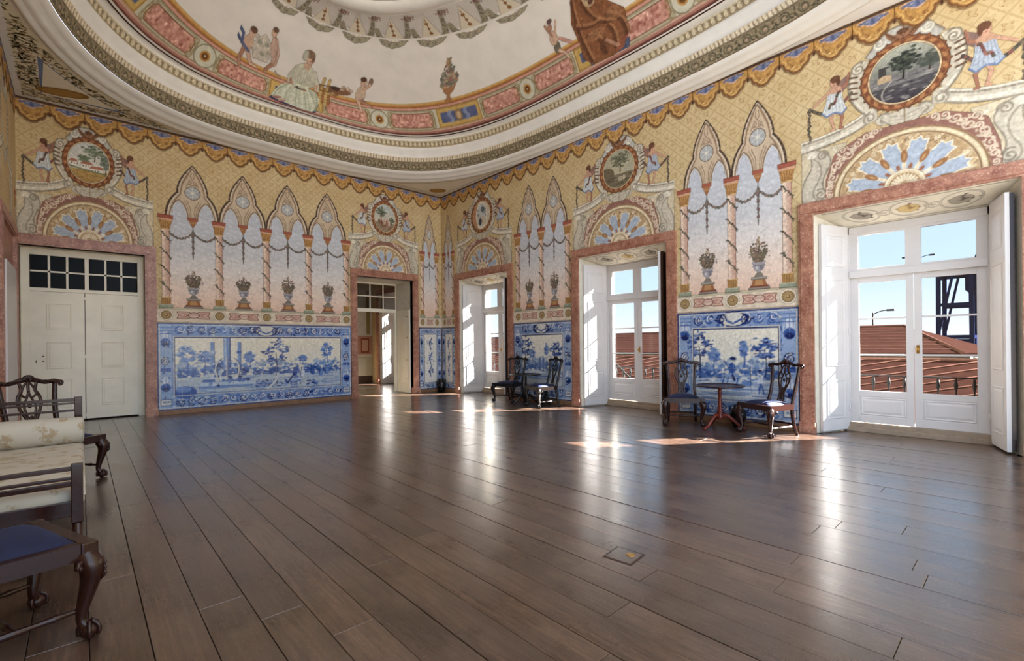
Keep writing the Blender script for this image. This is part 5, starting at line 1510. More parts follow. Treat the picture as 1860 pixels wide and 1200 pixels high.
# painted spandrel corners
def spandrel_flat(name, pts, col, z, mat='fresco'):
    n = len(pts); me = bpy.data.meshes.new(name)
    me.from_pydata([(x, y, z) for x, y in pts], [], [list(range(n))])
    at = me.color_attributes.new('Col', 'FLOAT_COLOR', 'POINT')
    at.data.foreach_set('color', np.array([(*S(col), 1)] * n, np.float32).ravel())
    return link(name, me, mat, ceiling)
def corner(cx, cy, sx, sy, leafy):
    zz = RH + .0045
    def outl(i, dpar):      # curve at inset dpar from the oval, between the two walls
        t = np.linspace(0.05, PI / 2 - .05, 60)
        t = t if (sx < 0 and sy < 0) else PI - t
        x, y = oval(t, -dpar, -dpar, 3.3, 2.85)
        m = (np.abs(x - cx) > i) & (np.abs(y - cy) > i) & ((x - cx) * sx > 0) & ((y - cy) * sy > 0)
        return list(zip(x[m], y[m]))
    def shape(i, d):
        p = outl(i, d)
        return [(cx + sx * i, cy + sy * i)] + (p if abs(p[0][0] - cx) < abs(p[-1][0] - cx) else p[::-1]) if len(p) > 2 else None
    cols = [((236, 226, 198), .10, .05), ((240, 232, 214), .30, .24), ((120, 136, 176), .335, .285), ((238, 230, 210), .35, .30)] if leafy else [((196, 178, 148), .06, .03), ((232, 222, 202), .09, .06), ((186, 160, 120), .16, .13), ((232, 222, 202), .18, .15)]
    for k, (c_, i, d) in enumerate(cols):
        s_ = shape(i, d)
        if s_: spandrel_flat('painted_spandrel', s_, c_, zz - k * .0007)
    if leafy:
        r = random.Random(3); G_ = []
        me = bpy.data.meshes.new('painted_leaves'); vs = []; fs = []; cl = []
        band_ = []
        s0 = shape(.12, .07)
        for k in range(4200):
            x = cx + sx * r.uniform(.1, 3.0); y = cy + sy * r.uniform(.1, 3.4)
            tt = math.atan2((y - CY) / (RL / 2), (x - CX) / (RW / 2))
            nn = 3.3 if x > CX else 2.85
            f = (abs((x - CX) / (RW / 2)) ** nn + abs((y - CY) / (RL / 2)) ** nn)
            f2 = (abs((x - CX) / (RW / 2 + .30)) ** nn + abs((y - CY) / (RL / 2 + .30)) ** nn)
            if f < 1.06: continue
            if f2 > 1.0 and min(abs(x - cx), abs(y - cy)) > .34: continue
            a = r.uniform(0, 6.28); L = .055; w = .014
            k0 = len(vs); vs += [(x + L * math.cos(a), y + L * math.sin(a), zz - .004), (x + w * math.cos(a + 1.57), y + w * math.sin(a + 1.57), zz - .004), (x - L * math.cos(a), y - L * math.sin(a), zz - .004), (x - w * math.cos(a + 1.57), y - w * math.sin(a + 1.57), zz - .004)]
            fs.append((k0, k0 + 1, k0 + 2, k0 + 3)); cl += [(*S(r.choice([(140, 130, 96), (168, 136, 96), (206, 190, 154), (120, 114, 86)])), 1)] * 4
        me.from_pydata(vs, [], fs); at = me.color_attributes.new('Col', 'FLOAT_COLOR', 'POINT'); at.data.foreach_set('color', np.array(cl, np.float32).ravel())
        o = link('painted_leaves', me, 'fresco', ceiling); o['kind'] = 'stuff'
    # gilt oval
    gx, gy, ra, rb = (cx + sx * .62, cy + sy * .62, .36, .16) if leafy else (cx + sx * .40, cy + sy * .46, .24, .17)
    ang = math.atan2(sy, -sx) if not leafy else -.35 * sx
    e = [(gx + ra * math.cos(a) * math.cos(ang) - rb * math.sin(a) * math.sin(ang), gy + ra * math.cos(a) * math.sin(ang) + rb * math.sin(a) * math.cos(ang)) for a in np.linspace(0, 2 * PI, 40)[:-1]]
    spandrel_flat('gilt_oval', e, (150, 112, 56), zz - .006)
    e2 = [(gx + (x - gx) * .78, gy + (y - gy) * .78) for x, y in e]; spandrel_flat('gilt_oval', e2, (176, 136, 76), zz - .0066)
corner(0, 0, -1, -1, False); corner(-RW, 0, 1, -1, True); corner(0, -RL, -1, 1, True) if False else None
# ------------------------------------------------------------------ blue and white tile panels
TILE = 0.1400
B0, B1_, B2_, B3_ = (214, 212, 204), (122, 148, 194), (66, 98, 166), (34, 52, 112)
def azulejo(w, h, kind, grey=0.0):
    c = Canvas(0, w, 0, h, 0.008, B0); r = random.Random(100 + kind)
    bw = .285 if w > 1.2 else (.0 if w < .3 else .17)
    # ornate border
    c.rect(0, w, 0, h, (134, 156, 196))
    for k in range(int(w * h * 60)):
        c.ell(r.uniform(0, w), r.uniform(0, h), r.uniform(.02, .06), r.uniform(.01, .03), r.choice([(186, 196, 212), (92, 122, 182), (206, 208, 206), (70, 102, 168)]), .8, r.uniform(0, 3))
    step = .19
    def scrolls(x0, x1, z, horiz=True):
        n = max(1, int((x1 - x0) / step))
        for k in range(n):
            a = x0 + (k + .5) * (x1 - x0) / n; x, zz = (a, z) if horiz else (z, a)
            q = .085 if bw > .2 else .055
            c.ell(x, zz, q, q, B1_, .8); c.spiral(x, zz, q, 1.8, .020, r.choice([B2_, B3_]), 1, 1 if k % 2 else -1, r.uniform(0, 6)); c.spiral(x + .02, zz + .015, q * .8, 1.2, .013, (236, 234, 226), 1, 1 if k % 2 else -1, r.uniform(0, 6))
            for _ in range(4): c.ell(x + r.uniform(-.09, .09), zz + r.uniform(-.09, .09), .035, .014, r.choice([B0, B2_, B3_, B1_]), .9, r.uniform(0, 3))
    if bw:
        scrolls(bw, w - bw, bw / 2); scrolls(bw, w - bw, h - bw / 2); 
        for x in (bw / 2, w - bw / 2):
            # cabled pilaster: urn-like swellings with dark feet
            c.rect(x - bw * .36, x + bw * .36, .05, h - .05, (150, 172, 206))
            for (z, q) in ((h * .82, .16), (h * .30, .15)):
                c.ell(x, z, bw * .30, q, (206, 214, 224)); c.ell(x, z - q * .5, bw * .29, q * .55, B2_); c.ell(x, z - q * .72, bw * .22, q * .3, B3_)
                for d in (-.5, 0, .5): c.line([(x + d * bw * .35, z + q * .9), (x + d * bw * .45, z - q * .2)], .012, (140, 160, 200))
            c.spiral(x, h * .56, bw * .30, 1.8, .024, B3_, 1, 1, 1); c.spiral(x, h * .56, bw * .24, 1.5, .016, B0, 1, 1, 1.3)
            c.rect(x - bw * .3, x + bw * .3, h * .44, h * .48, B2_); c.rect(x - bw * .32, x + bw * .32, .10, .22, B0); c.line([(x - bw * .32, .10), (x + bw * .32, .10), (x + bw * .32, .22), (x - bw * .32, .22), (x - bw * .32, .10)], .014, B3_)
            for d in (-.5, 0, .5): c.spiral(x + d * bw * .3, .16, .022, 1.0, .010, B2_)
            for k in range(18): c.ell(x + r.uniform(-.3, .3) * bw, r.uniform(.25, h - .2), .03, .012, r.choice([B3_, B2_, B0]), .8, r.uniform(0, 3))
            for z in (h - .10, h - .16, h - .22): c.line([(x - bw * .4, z), (x + bw * .4, z)], .014, B2_)
        xm = w / 2      # cartouche above
        if w > 1.2:
            c.ell(xm, h - bw / 2, .22, bw * .42, B0); c.ring(xm, h - bw / 2, .22, bw * .42, .02, B3_); c.spiral(xm - .2, h - bw / 2, .09, 1.6, .022, B3_); c.spiral(xm + .2, h - bw / 2, .09, 1.6, .022, B3_, 1, -1)
            c.line([(xm - .15, h - bw * .5), (xm, h - bw * .75), (xm + .15, h - bw * .5)], .03, B2_)
        # picture
        x0, x1, z0, z1 = bw + .012, w - bw - .012, bw + .012, h - bw - .012
        def sk(X, Z): 
            t = np.clip((Z - z0) / (z1 - z0), 0, 1)[..., None]; return np.array((222, 220, 212)) * (1 - t) + np.array((234, 226, 208)) * t
        c.rect(x0, x1, z0, z1, sk)
        H = z1 - z0; Wd = x1 - x0
        def P(u, v): return (x0 + u * Wd, z0 + v * H)
        def blob(u, v, n, su, sv, pal, a=.75, q=(.012, .035)):
            for _ in range(n):
                x, z = P(u + r.gauss(0, su) / Wd, v + r.gauss(0, sv) / H)
                if x0 < x < x1 and z0 < z < z1: c.ell(x, z, r.uniform(*q), r.uniform(q[0] * .7, q[1] * .6), r.choice(pal), a, r.uniform(-.5, .5))
        def tree(u, v, hh, w_, dark=True):
            x, z = P(u, v)
            tp = [B3_, (58, 84, 150), B2_] if dark else [B2_, (120, 148, 198), B1_]
            c.line(bez((x, z), (x + .03, z + hh * .4), (x - .01, z + hh * .75)), .030 if dark else .018, tp[0], 1, .012)
            for a in (-1, 1): c.line([(x, z + hh * .5), (x + a * w_ * .5, z + hh * .75)], .012, tp[0])
            for (du, dv, s_) in ((0, .95, 1), (-.5, .78, .8), (.5, .80, .8), (-.3, .58, .5), (.35, .6, .5)):
                for _ in range(26):
                    c.ell(x + du * w_ + r.gauss(0, w_ * .24 * s_), z + dv * hh + r.gauss(0, hh * .07 * s_), r.uniform(.016, .042), r.uniform(.009, .02), r.choice(tp + [(132, 158, 202)]), .8)
        if w > 1.2:
            # hills, ground, water
            for v0, col in ((.50, (170, 186, 210)), (.44, (130, 158, 202)), (.37, (92, 124, 184)), (.33, (76, 108, 172))):
                for k in range(int(Wd * 22)): blob(r.uniform(0, 1), v0 + r.uniform(-.05, .06), 2, .05, .03, [col, tuple(q - 22 for q in col)], .8, (.02, .06))
            c.rect(x0, x1, z0, z0 + .30 * H, (186, 196, 206))
            for k in range(int(Wd * 44)):
                u = r.random(); v = r.uniform(.02, .30); x, z = P(u, v)
                c.line([(x, z), (min(x1, x + r.uniform(.08, .35)), z + r.uniform(-.015, .02))], r.uniform(.008, .02), r.choice([(120, 148, 196), (80, 112, 176), (222, 218, 208), (150, 172, 206)]), .65)
            big = Wd > 2
            for u, v, hh, ww, dk in (((.06, .30, .62, .22, 0), (.40, .38, .40, .12, 0), (.56, .10, .98, .33, 1), (.90, .36, .60, .18, 0), (.73, .42, .26, .10, 0), (.15, .4, .4, .14, 0)) if big else ((.08, .30, .74, .26, 1), (.86, .34, .58, .22, 1), (.26, .40, .36, .12, 0), (.62, .45, .40, .06, 0))):
                tree(u, v, hh, ww, dk)
            if big:   # fountain with columns and statues
                cxm, czm = P(.27, .10)
                c.rect(cxm - .07, cxm + .07, czm + .36, z1, (112, 142, 192)); c.rect(cxm - .05, cxm - .01, czm + .4, z1, (170, 188, 214)); c.line([(cxm + .06, czm + .4), (cxm + .06, z1)], .02, B3_)
                for d in (-.27, .24): c.rect(cxm + d - .035, cxm + d + .035, czm + .38, czm + .98, (120, 150, 196)); c.line([(cxm + d + .03, czm + .4), (cxm + d + .03, czm + .97)], .014, B3_); c.rect(cxm + d - .05, cxm + d + .05, czm + .72, czm + .77, B2_)
                for dz, ww in ((0, .50), (.07, .47), (.14, .44)): c.line([(cxm - ww, czm + dz), (cxm + ww, czm + dz)], .06, ((112, 142, 192), (188, 202, 218), (84, 116, 178))[int(dz / .07)])
                for k in range(70): c.ell(cxm + r.gauss(0, .20), czm + .34 + r.gauss(0, .13), r.uniform(.02, .05), r.uniform(.02, .05), r.choice([B3_, B2_, B0, B1_, (204, 212, 222)]), .85)
                for d in (-.18, .0, .2): c.line(bez((cxm + d, czm + .2), (cxm + d * 1.5, czm + .5), (cxm + d * .6, czm + .62)), .035, B0); c.line(bez((cxm + d + .02, czm + .2), (cxm + d * 1.5 + .02, czm + .5), (cxm + d * .6 + .02, czm + .62)), .014, B3_)
                c.ell(P(.05, .0)[0], P(0, .04)[1], .20, .13, (70, 96, 164)); c.ell(P(.04, 0)[0], P(0, .09)[1], .14, .06, (120, 146, 198))
                for u in (.68, .73, .80, .86, .9):     # small party of figures
                    x, z = P(u, .24 + r.uniform(-.03, .06)); c.ell(x, z + .08, .05, .11, r.choice([B2_, B1_, (206, 212, 220)])); c.ell(x, z + .23, .024, .028, B0); c.line([(x - .05, z), (x - .03, z + .2)], .012, B3_); c.line([(x + .03, z + .14), (x + .10, z + .10)], .02, B2_)
                for u in (.46, .52, .62, .68, .80): blob(u, .10, 26, .07, .05, [B3_, B2_, (120, 148, 200)])
                c.line(bez(P(.50, .02), P(.56, .10), P(.57, .3)), .05, (206, 210, 214)); c.line(bez(P(.63, .10), P(.66, .22), P(.68, .30)), .03, B3_)
            else:     # rider, hound and walking figure
                hx, hz = P(.48, .36)
                if kind % 2:
                    c.ell(hx, hz, .16, .07, B0); c.ell(hx, hz - .03, .15, .04, B1_, .8); c.ell(hx + .20, hz - .06, .07, .09, (214, 216, 214)); c.ell(hx + .24, hz - .14, .09, .05, (110, 140, 192))
                    for d in (-.13, -.06, .10): c.line([(hx + d, hz - .05), (hx + d - .03, hz - .20)], .020, B2_)
                    c.ell(hx, hz + .10, .055, .10, B2_); c.ell(hx + .01, hz + .235, .032, .034, B0); c.ell(hx + .02, hz + .265, .06, .025, B3_); c.line([(hx - .05, hz + .10), (hx - .13, hz + .24)], .014, B3_); c.line([(hx, hz + .02), (hx + .04, hz - .09)], .04, B3_)
                    fx, fz = P(.80, .16); c.ell(fx, fz + .16, .045, .09, (206, 212, 222)); c.ell(fx, fz + .29, .03, .03, B0); c.ell(fx, fz + .31, .035, .02, B3_); c.line([(fx, fz + .08), (fx - .02, fz - .05)], .03, B2_); c.line([(fx + .02, fz + .08), (fx + .06, fz - .04)], .026, B2_); c.line([(fx - .03, fz + .18), (fx - .14, fz + .16)], .02, B1_); c.line([(fx - .14, fz + .05), (fx - .15, fz + .38)], .010, B3_)
                    dx, dz = P(.17, .26); c.ell(dx, dz, .13, .03, B0); c.line([(dx - .13, dz), (dx + .1, dz - .005)], .010, B2_); c.line([(dx + .10, dz), (dx + .16, dz + .05)], .03, B0)
                else:
                    for u in (.46, .54): x, z = P(u, .34); c.poly([(x - .09, z), (x + .09, z), (x + .02, z + .26), (x - .02, z + .26)], (120, 148, 198)); c.line([(x, z), (x, z + .25)], .012, B3_)
                    c.rect(*P(.3, .2)[:1], P(.7, 0)[0], P(0, .18)[1], P(0, .24)[1], (140, 166, 204), .7)
                for u in (.1, .35, .6, .85): blob(u, .36, 22, .09, .05, [B2_, (104, 134, 190), B1_])
                for k in range(9): c.line([P(r.uniform(0, .3), .01 + .02 * k), P(r.uniform(.6, 1), .01 + .022 * k)], .016, r.choice([B1_, B2_, B0]), .6)
        else:
            for (u, v) in ((.5, .8), (.5, .5), (.5, .25)): c.line([P(.5, v - .12), P(.4, v), P(.6, v + .12)], .03, B2_); blob(.5, v, 18, .05, .06, [B3_, B2_, B1_])
        for q in (0, .016): c.line([(x0 - q, z0 - q), (x1 + q, z0 - q), (x1 + q, z1 + q), (x0 - q, z1 + q), (x0 - q, z0 - q)], .014, B3_ if q == 0 else B0)
    c.line([(.012, .012), (w - .012, .012), (w - .012, h - .012), (.012, h - .012), (.012, .012)], .028, B3_); c.line([(.04, .04), (w - .04, .04), (w - .04, h - .04), (.04, h - .04), (.04, .04)], .012, B0)
    c.speckle(.035, kind)
    if grey: c.c = c.c * (1 - grey) + c.c.mean(-1, keepdims=True) * grey
    return c

def tile_panel(wall, u0, u1, kind, flip, grey=0.0):
    z0, z1 = .094, 1.884
    w, h = u1 - u0, z1 - z0
    c = azulejo(w, h, kind, grey)
    nx, nz = max(1, round(w / TILE)), round(h / TILE)
    tw, th = w / nx, h / nz
    p, rz, f = WALLS[wall]
    root = empty('tile_panel', f(u0) if wall != 'B' else f(u1), rz, p)
    img = nlin(np.clip(.5 + (c.c - .5) * 1.12 - .035, 0, 1))
    K = 11
    lo = []
    n_obj = 0
    for j in range(nz):
        for i in range(nx):
            g_ = .0011
            xs = np.linspace(i * tw + g_, (i + 1) * tw - g_, K); zs = np.linspace(j * th + g_, (j + 1) * th - g_, K)
            tlt = rng.normal(0, .0005); 
            X, Z = np.meshgrid(xs, zs)
            ii = np.clip(np.round(X / c.res).astype(int), 0, c.w - 1); jj = np.clip(np.round(Z / c.res).astype(int), 0, c.h - 1)
            col = np.concatenate([img[jj, ii], np.ones(X.shape + (1,))], -1)
            Y = np.full(X.shape, -.007 + rng.normal(0, .0004)) + tlt * (X - X.mean()) * 40
            V = np.stack([X, Y, Z + z0], -1)
            # turned-back edge gives the tile its thickness
            Vp = np.zeros((K + 2, K + 2, 3)); Cp = np.zeros((K + 2, K + 2, 4))
            Vp[1:-1, 1:-1] = V; Cp[1:-1, 1:-1] = col
            for A in (Vp, Cp):
                A[0, 1:-1] = A[1, 1:-1]; A[-1, 1:-1] = A[-2, 1:-1]; A[:, 0] = A[:, 1]; A[:, -1] = A[:, -2]
            Vp[0, :, 1] = Vp[-1, :, 1] = Vp[:, 0, 1] = Vp[:, -1, 1] = 0.001
            if n_obj < 300:
                grid_mesh('tile', Vp, 'tile_glaze', root, Cp, False); n_obj += 1
            else: lo.append((Vp, Cp))
    if lo:
        # past three hundred: the remaining tiles of the panel in one piece
        K2 = K + 2; base = np.arange(K2 * K2).reshape(K2, K2)
        q = np.stack([base[:-1, :-1], base[:-1, 1:], base[1:, 1:], base[1:, :-1]], -1).reshape(-1, 4)
        vs = np.concatenate([a.reshape(-1, 3) for a, _ in lo]); cl = np.concatenate([b.reshape(-1, 4) for _, b in lo])
        qq = np.concatenate([q + k * K2 * K2 for k in range(len(lo))])
        me = bpy.data.meshes.new('tiles'); me.from_pydata(vs.tolist(), [], qq.tolist())
        at = me.color_attributes.new('Col', 'FLOAT_COLOR', 'POINT'); at.data.foreach_set('color', cl.astype(np.float32).ravel())
        o = link('tiles', me, 'tile_glaze', root); o['kind'] = 'stuff'
    g = G(); g.box(0, w, -.003, .002, z0, z1); g.build('mortar_bed', 'stucco_cream', root)
    return root
tile_panel('B', 2.812, 6.876, 1, False)
tile_panel('R', 3.195, 5.112, 2, False, .25); tile_panel('R', 7.587, 9.563, 3, False, .15)
tile_panel('R', 0.012, .715, 4, False, .3); tile_panel('B', 0.012, .80, 5, False, .3)
# ------------------------------------------------------------------ chairs with cabriole legs, pierced splats and blue drop-in seats
def make_chair(wood='mahogany'):
    root = empty('chair')
    fy, ry, fw, rw = -.245, .225, .285, .215
    def yb(z): return .225 + max(0, z - .44) * .19 + (.02 * math.sin((z - .44) * 5) if z > .44 else 0)
    # seat frame
    g = G()
    def rail(p, q, w=.026):
        p, q = Vector(p), Vector(q); d = (q - p).normalized(); n = Vector((-d.y, d.x)) * w
        g.prism([(p.x - n.x, p.y - n.y), (q.x - n.x, q.y - n.y), (q.x + n.x, q.y + n.y), (p.x + n.x, p.y + n.y)], .375, .452)
    rail((-fw, fy), (fw, fy)); rail((fw, fy), (rw, ry)); rail((rw, ry), (-rw, ry)); rail((-rw, ry), (-fw, fy))
    for sx in (-1, 1): g.bbox(sx * fw - .032, sx * fw + .032, fy - .032, fy + .032, .372, .455, .008)
    g.build('seat_frame', wood, root)
    # cushion
    n = 15; V = np.zeros((n, n, 3))
    for j in range(n):
        for i in range(n):
            a, b = i / (n - 1) * 2 - 1, j / (n - 1) * 2 - 1
            hw = rw + (fw - rw) * (1 - (b + 1) / 2) - .018
            e = max(abs(a), abs(b))
            V[j, i] = (a * hw, fy + .018 + (ry - fy - .036) * (b + 1) / 2, .440 + .062 * (1 - abs(a) ** 3.2) ** .6 * (1 - abs(b) ** 3.2) ** .6)
    grid_mesh('seat_cushion', V, 'blue_velvet', root)
    # front legs
    for sx in (-1, 1):
        ox, oy = .70 * sx, -.70
        c0 = (sx * (fw - .012), fy + .012)
        def P(o, z): return (c0[0] + ox * o, c0[1] + oy * o, z)
        path = spline([P(.0, .40), P(.022, .365), P(.036, .325), P(.026, .26), P(.006, .18), P(-.008, .11), P(-.004, .075), P(.012, .05)], 5)
        rr = spline([(.044,), (.052,), (.050,), (.038,), (.029,), (.022,), (.022,), (.028,)], 5)
        g = G(); g.tube(path, [q[0] for q in rr], 12)
        lg = g.build('front_leg', wood, root)
        g = G(); ft = P(.020, .036); g.ball(ft, .037, 10)
        for a in (-1.1, 0, 1.1, 3.14):
            th = math.atan2(oy, ox) + a
            dx, dy = math.cos(th), math.sin(th)
            g.tube(spline([(ft[0] + dx * .012, ft[1] + dy * .012, .078), (ft[0] + dx * .036, ft[1] + dy * .036, .058), (ft[0] + dx * .041, ft[1] + dy * .041, .030), (ft[0] + dx * .034, ft[1] + dy * .034, .012)], 4), .0095, 6)
        g.build('claw_foot', wood, lg)
        g = G()     # carved scroll on the knee
        k = P(.075, .345)
        g.ball((k[0] - ox * .02, k[1] - oy * .02, .345), .034, 8, (1, 1, 1.15))
        for sd in (-1, 1):
            ax = Vector((-oy * sd, ox * sd, 0)).normalized()
            b = Vector(P(.02, .352)) + ax * .058
            g.tube([tuple(b + Vector((ax.x * .03 * math.cos(t) * (1 - t / 9), ax.y * .03 * math.cos(t) * (1 - t / 9), .03 * math.sin(t) * (1 - t / 9)))) for t in np.linspace(0, 7, 16)], .010, 6)
        for q in range(3): g.tube(spline([P(.072, .37 - q * .022), P(.088, .345 - q * .026), P(.070, .31 - q * .02)], 3), .006, 5)
        g.build('carved_knee', wood, lg)
    # rear legs running up as back posts
    for sx in (-1, 1):
        path = spline([(sx * (rw + .012), ry + .075, .0), (sx * (rw + .004), ry + .03, .12), (sx * rw, ry, .30), (sx * rw, ry, .44), (sx * (rw - .006), yb(.60), .60), (sx * (rw + .004), yb(.80), .80), (sx * (rw + .022), yb(1.0), 1.0)], 5)
        g = G(); g.tube(path, [.027 - .007 * abs(i / (len(path) - 1) - .42) * 1.4 for i in range(len(path))], 8, up=(0, 1, 0)); g.build('back_post', wood, root)
    # crest rail with carved ears and shell
    g = G()
    top = spline([(-.285, 1.005), (-.225, 1.02), (-.15, 1.012), (-.08, 1.035), (0, 1.052), (.08, 1.035), (.15, 1.012), (.225, 1.02), (.285, 1.005)], 5)
    g.tube([(x, yb(z) + .004, z) for x, z in top], [.020 + .010 * math.exp(-(x / .09) ** 2) + .006 * math.exp(-((abs(x) - .24) / .05) ** 2) for x, z in top], 10, flat=.62, up=(0, 0, 1))
    for sx in (-1, 1):
        g.tube([(sx * (.285 + .024 * math.cos(t) * (1 - t / 9)), yb(1.0), 1.0 + .024 * math.sin(t) * (1 - t / 9)) for t in np.linspace(-2, 5, 14)], .011, 6)
        g.tube(spline([(sx * .10, yb(1.03) - .012, 1.03), (sx * .16, yb(1.02) - .014, 1.03), (sx * .21, yb(1.0) - .012, 1.012)], 4), .009, 6)
    for k in range(7):
        a = PI * (k + .5) / 7; g.tube([(0, yb(1.05) - .012, 1.035), (.052 * math.cos(a), yb(1.07) - .014, 1.045 + .052 * math.sin(a))], [.007, .013], 6)
    g.build('crest_rail', wood, root)
    # pierced splat
    g = G()
    def rib(pts, r=.0135, fl=.55):
        s_ = spline(pts, 6); g.tube([(x, yb(z) - .002, z) for x, z in s_], r, 8, flat=fl, up=(1, 0, 0) if False else None)
    for sx in (-1, 1):
        rib([(sx * .050, .47), (sx * .046, .54), (sx * .036, .62), (sx * .070, .71), (sx * .098, .80), (sx * .088, .88), (sx * .058, .94), (sx * .075, 1.02)], .015)
        rib([(sx * .018, .50), (sx * .016, .60), (sx * .038, .70), (sx * .048, .78), (sx * .020, .86), (0, .92)], .011)
        rib([(sx * .020, .86), (sx * .062, .90), (sx * .038, .98), (sx * .01, 1.02)], .011)
        rib([(sx * .098, .80), (sx * .060, .82), (sx * .046, .78)], .010); rib([(sx * .036, .62), (sx * .010, .645), (0, .68)], .010)
    rib([(0, .47), (0, .56), (0, .64)], .012); rib([(0, .92), (0, 1.03)], .014)
    g.bbox(-.075, .075, ry - .016, ry + .02, .45, .482, .006)
    g.ball((0, yb(.78), .785), .020, 8, (1, .6, 1.5)); g.ball((0, yb(.66), .66), .016, 8, (1.2, .6, 1))
    g.build('splat', wood, root)
    # turned stretchers
    def turned(p, q, r=.011):
        p, q = Vector(p), Vector(q); m = 17; pts = [tuple(p + (q - p) * (i / (m - 1))) for i in range(m)]
        rad = [r * (1 + .55 * math.exp(-((i - 8) / 2.2) ** 2) + .5 * math.exp(-((i - 3) / .8) ** 2) + .5 * math.exp(-((i - 13) / .8) ** 2)) for i in range(m)]
        gg = G(); gg.tube(pts, rad, 8); gg.build('stretcher', wood, root)
    for sx in (-1, 1): turned((sx * (fw - .02), fy + .02, .135), (sx * (rw + .004), ry + .022, .135))
    turned((-.24, -.01, .135), (.24, -.01, .135)); turned((-rw, ry + .02, .16), (rw, ry + .02, .16))
    return root
ch0 = make_chair('mahogany')
ch1 = make_chair('ebony')
def put_chair(src, first, loc, facing, label):
    o = src if first else copy_tree(src)
    o.location = (*loc, 0); o.rotation_euler = (0, 0, math.atan2(facing[0], -facing[1]))
    return tag(o, label, 'chair', 'carved chairs with blue seats along the walls')
put_chair(ch0, True, (-8.32, -8.72), (.94, .35), 'dark wooden chair with blue velvet seat nearest the viewer, in front of the cream daybed')
put_chair(ch0, False, (-8.23, -5.20), (.55, -.83), 'carved dark chair with blue seat standing behind the bolster end of the cream daybed')
put_chair(ch1, True, (-.43, -3.48), (-.99, -.15), 'black carved chair left of the dark round table, beside the farthest window')
put_chair(ch1, False, (-.55, -4.70), (-.95, .30), 'carved chair with sunlit blue seat right of the dark round table')
put_chair(ch0, False, (-.53, -7.95), (-.85, -.52), 'carved dark chair with blue seat left of the red-stemmed table')
put_chair(ch0, False, (-.52, -9.28), (-.90, .43), 'carved chair with blue seat right of the red-stemmed table, beside the nearest window')

# ------------------------------------------------------------------ daybed
def daybed():
    root = empty('daybed', (-8.40, -6.85, 0))
    def L(x, y): return x + 8.40, y + 6.85
    xf, xr, yn, yf = -8.03, -8.76, -7.95, -5.74
    for (x, y, zt) in ((xf, yn, .655), (xr, yn, .655), (xf, yf, .905), (xr, yf, .905)):
        a, b = L(x, y); g = G(); g.bbox(a - .028, a + .028, b - .028, b + .028, .30, zt, .005)
        g.tube([(a, b, .0), (a, b, .10), (a, b, .30)], [.018, .022, .026], 8); g.build('post', 'mahogany', root)
    def bar(x0, x1, y0, y1, z0, z1, nm, b=.004):
        g = G(); p = L(x0, y0); q = L(x1, y1); g.bbox(min(p[0], q[0]), max(p[0], q[0]), min(p[1], q[1]), max(p[1], q[1]), z0, z1, b); g.build(nm, 'mahogany', root)
    for y, zs in ((yn, ((.615, .640), (.560, .578), (.520, .550), (.34, .43))), (yf, ((.860, .890), (.835, .852), (.765, .785), (.60, .625), (.34, .43)))):
        for z0, z1 in zs: bar(xr, xf, y - .014, y + .014, z0, z1, 'arm_rail' if z0 > .4 else 'seat_rail')
    bar(xf - .02, xf + .02, yn, yf, .33, .42, 'seat_rail', .006); bar(xr - .02, xr + .02, yn, yf, .33, .42, 'seat_rail', .006)
    g = G(); a, b = L(xr, yn); c_, d_ = L(xf, yf)
    n, m = 26, 14; V = []
    x0, x1, y0, y1 = a + .0, c_ + .035, b + .04, d_ - .03
    bm = bmesh.new(); bmesh.ops.create_cube(bm, size=1.0)
    for v in bm.verts: v.co = Vector(((x0 + x1) / 2 + v.co.x * (x1 - x0), (y0 + y1) / 2 + v.co.y * (y1 - y0), .43 + v.co.z * .13))
    bmesh.ops.bevel(bm, geom=list(bm.edges), offset=.05, segments=5, affect='EDGES', profile=.5)
    me = bpy.data.meshes.new('seat_cushion'); bm.to_mesh(me); bm.free()
    for p in me.polygons: p.use_smooth = True
    link('seat_cushion', me, 'cream_damask', root)
    g = G(); g.tube([(x0 - .0, y0 + .02, .445), (x1 - .004, y0 + .02, .445), (x1 - .004, y1 - .02, .445)], .008, 6); g.build('piping', 'cream_damask', root)
    # bolster against the raised end
    g = G(); by = d_ - .17
    prof = [(-.36, .02), (-.355, .085), (-.34, .112), (-.2, .124), (0, .128), (.2, .124), (.36, .118), (.395, .112), (.408, .085), (.41, .02)]
    s_ = spline([(q[0], q[1]) for q in prof], 3)
    g.tube([(q[0], by, .49 + .118) for q in s_], [q[1] for q in s_], 22, up=(0, 0, 1)); bo = g.build('bolster', 'cream_damask', root)
    g = G(); g.tube([(.402 + .004 * math.cos(t), by + .108 * math.cos(t), .608 + .108 * math.sin(t)) for t in np.linspace(0, 2 * PI, 30)], .006, 6); g.build('piping', 'cream_damask', bo)
    return tag(root, 'dark wooden daybed with cream damask cushion and bolster beside the left wall', 'daybed')
daybed()

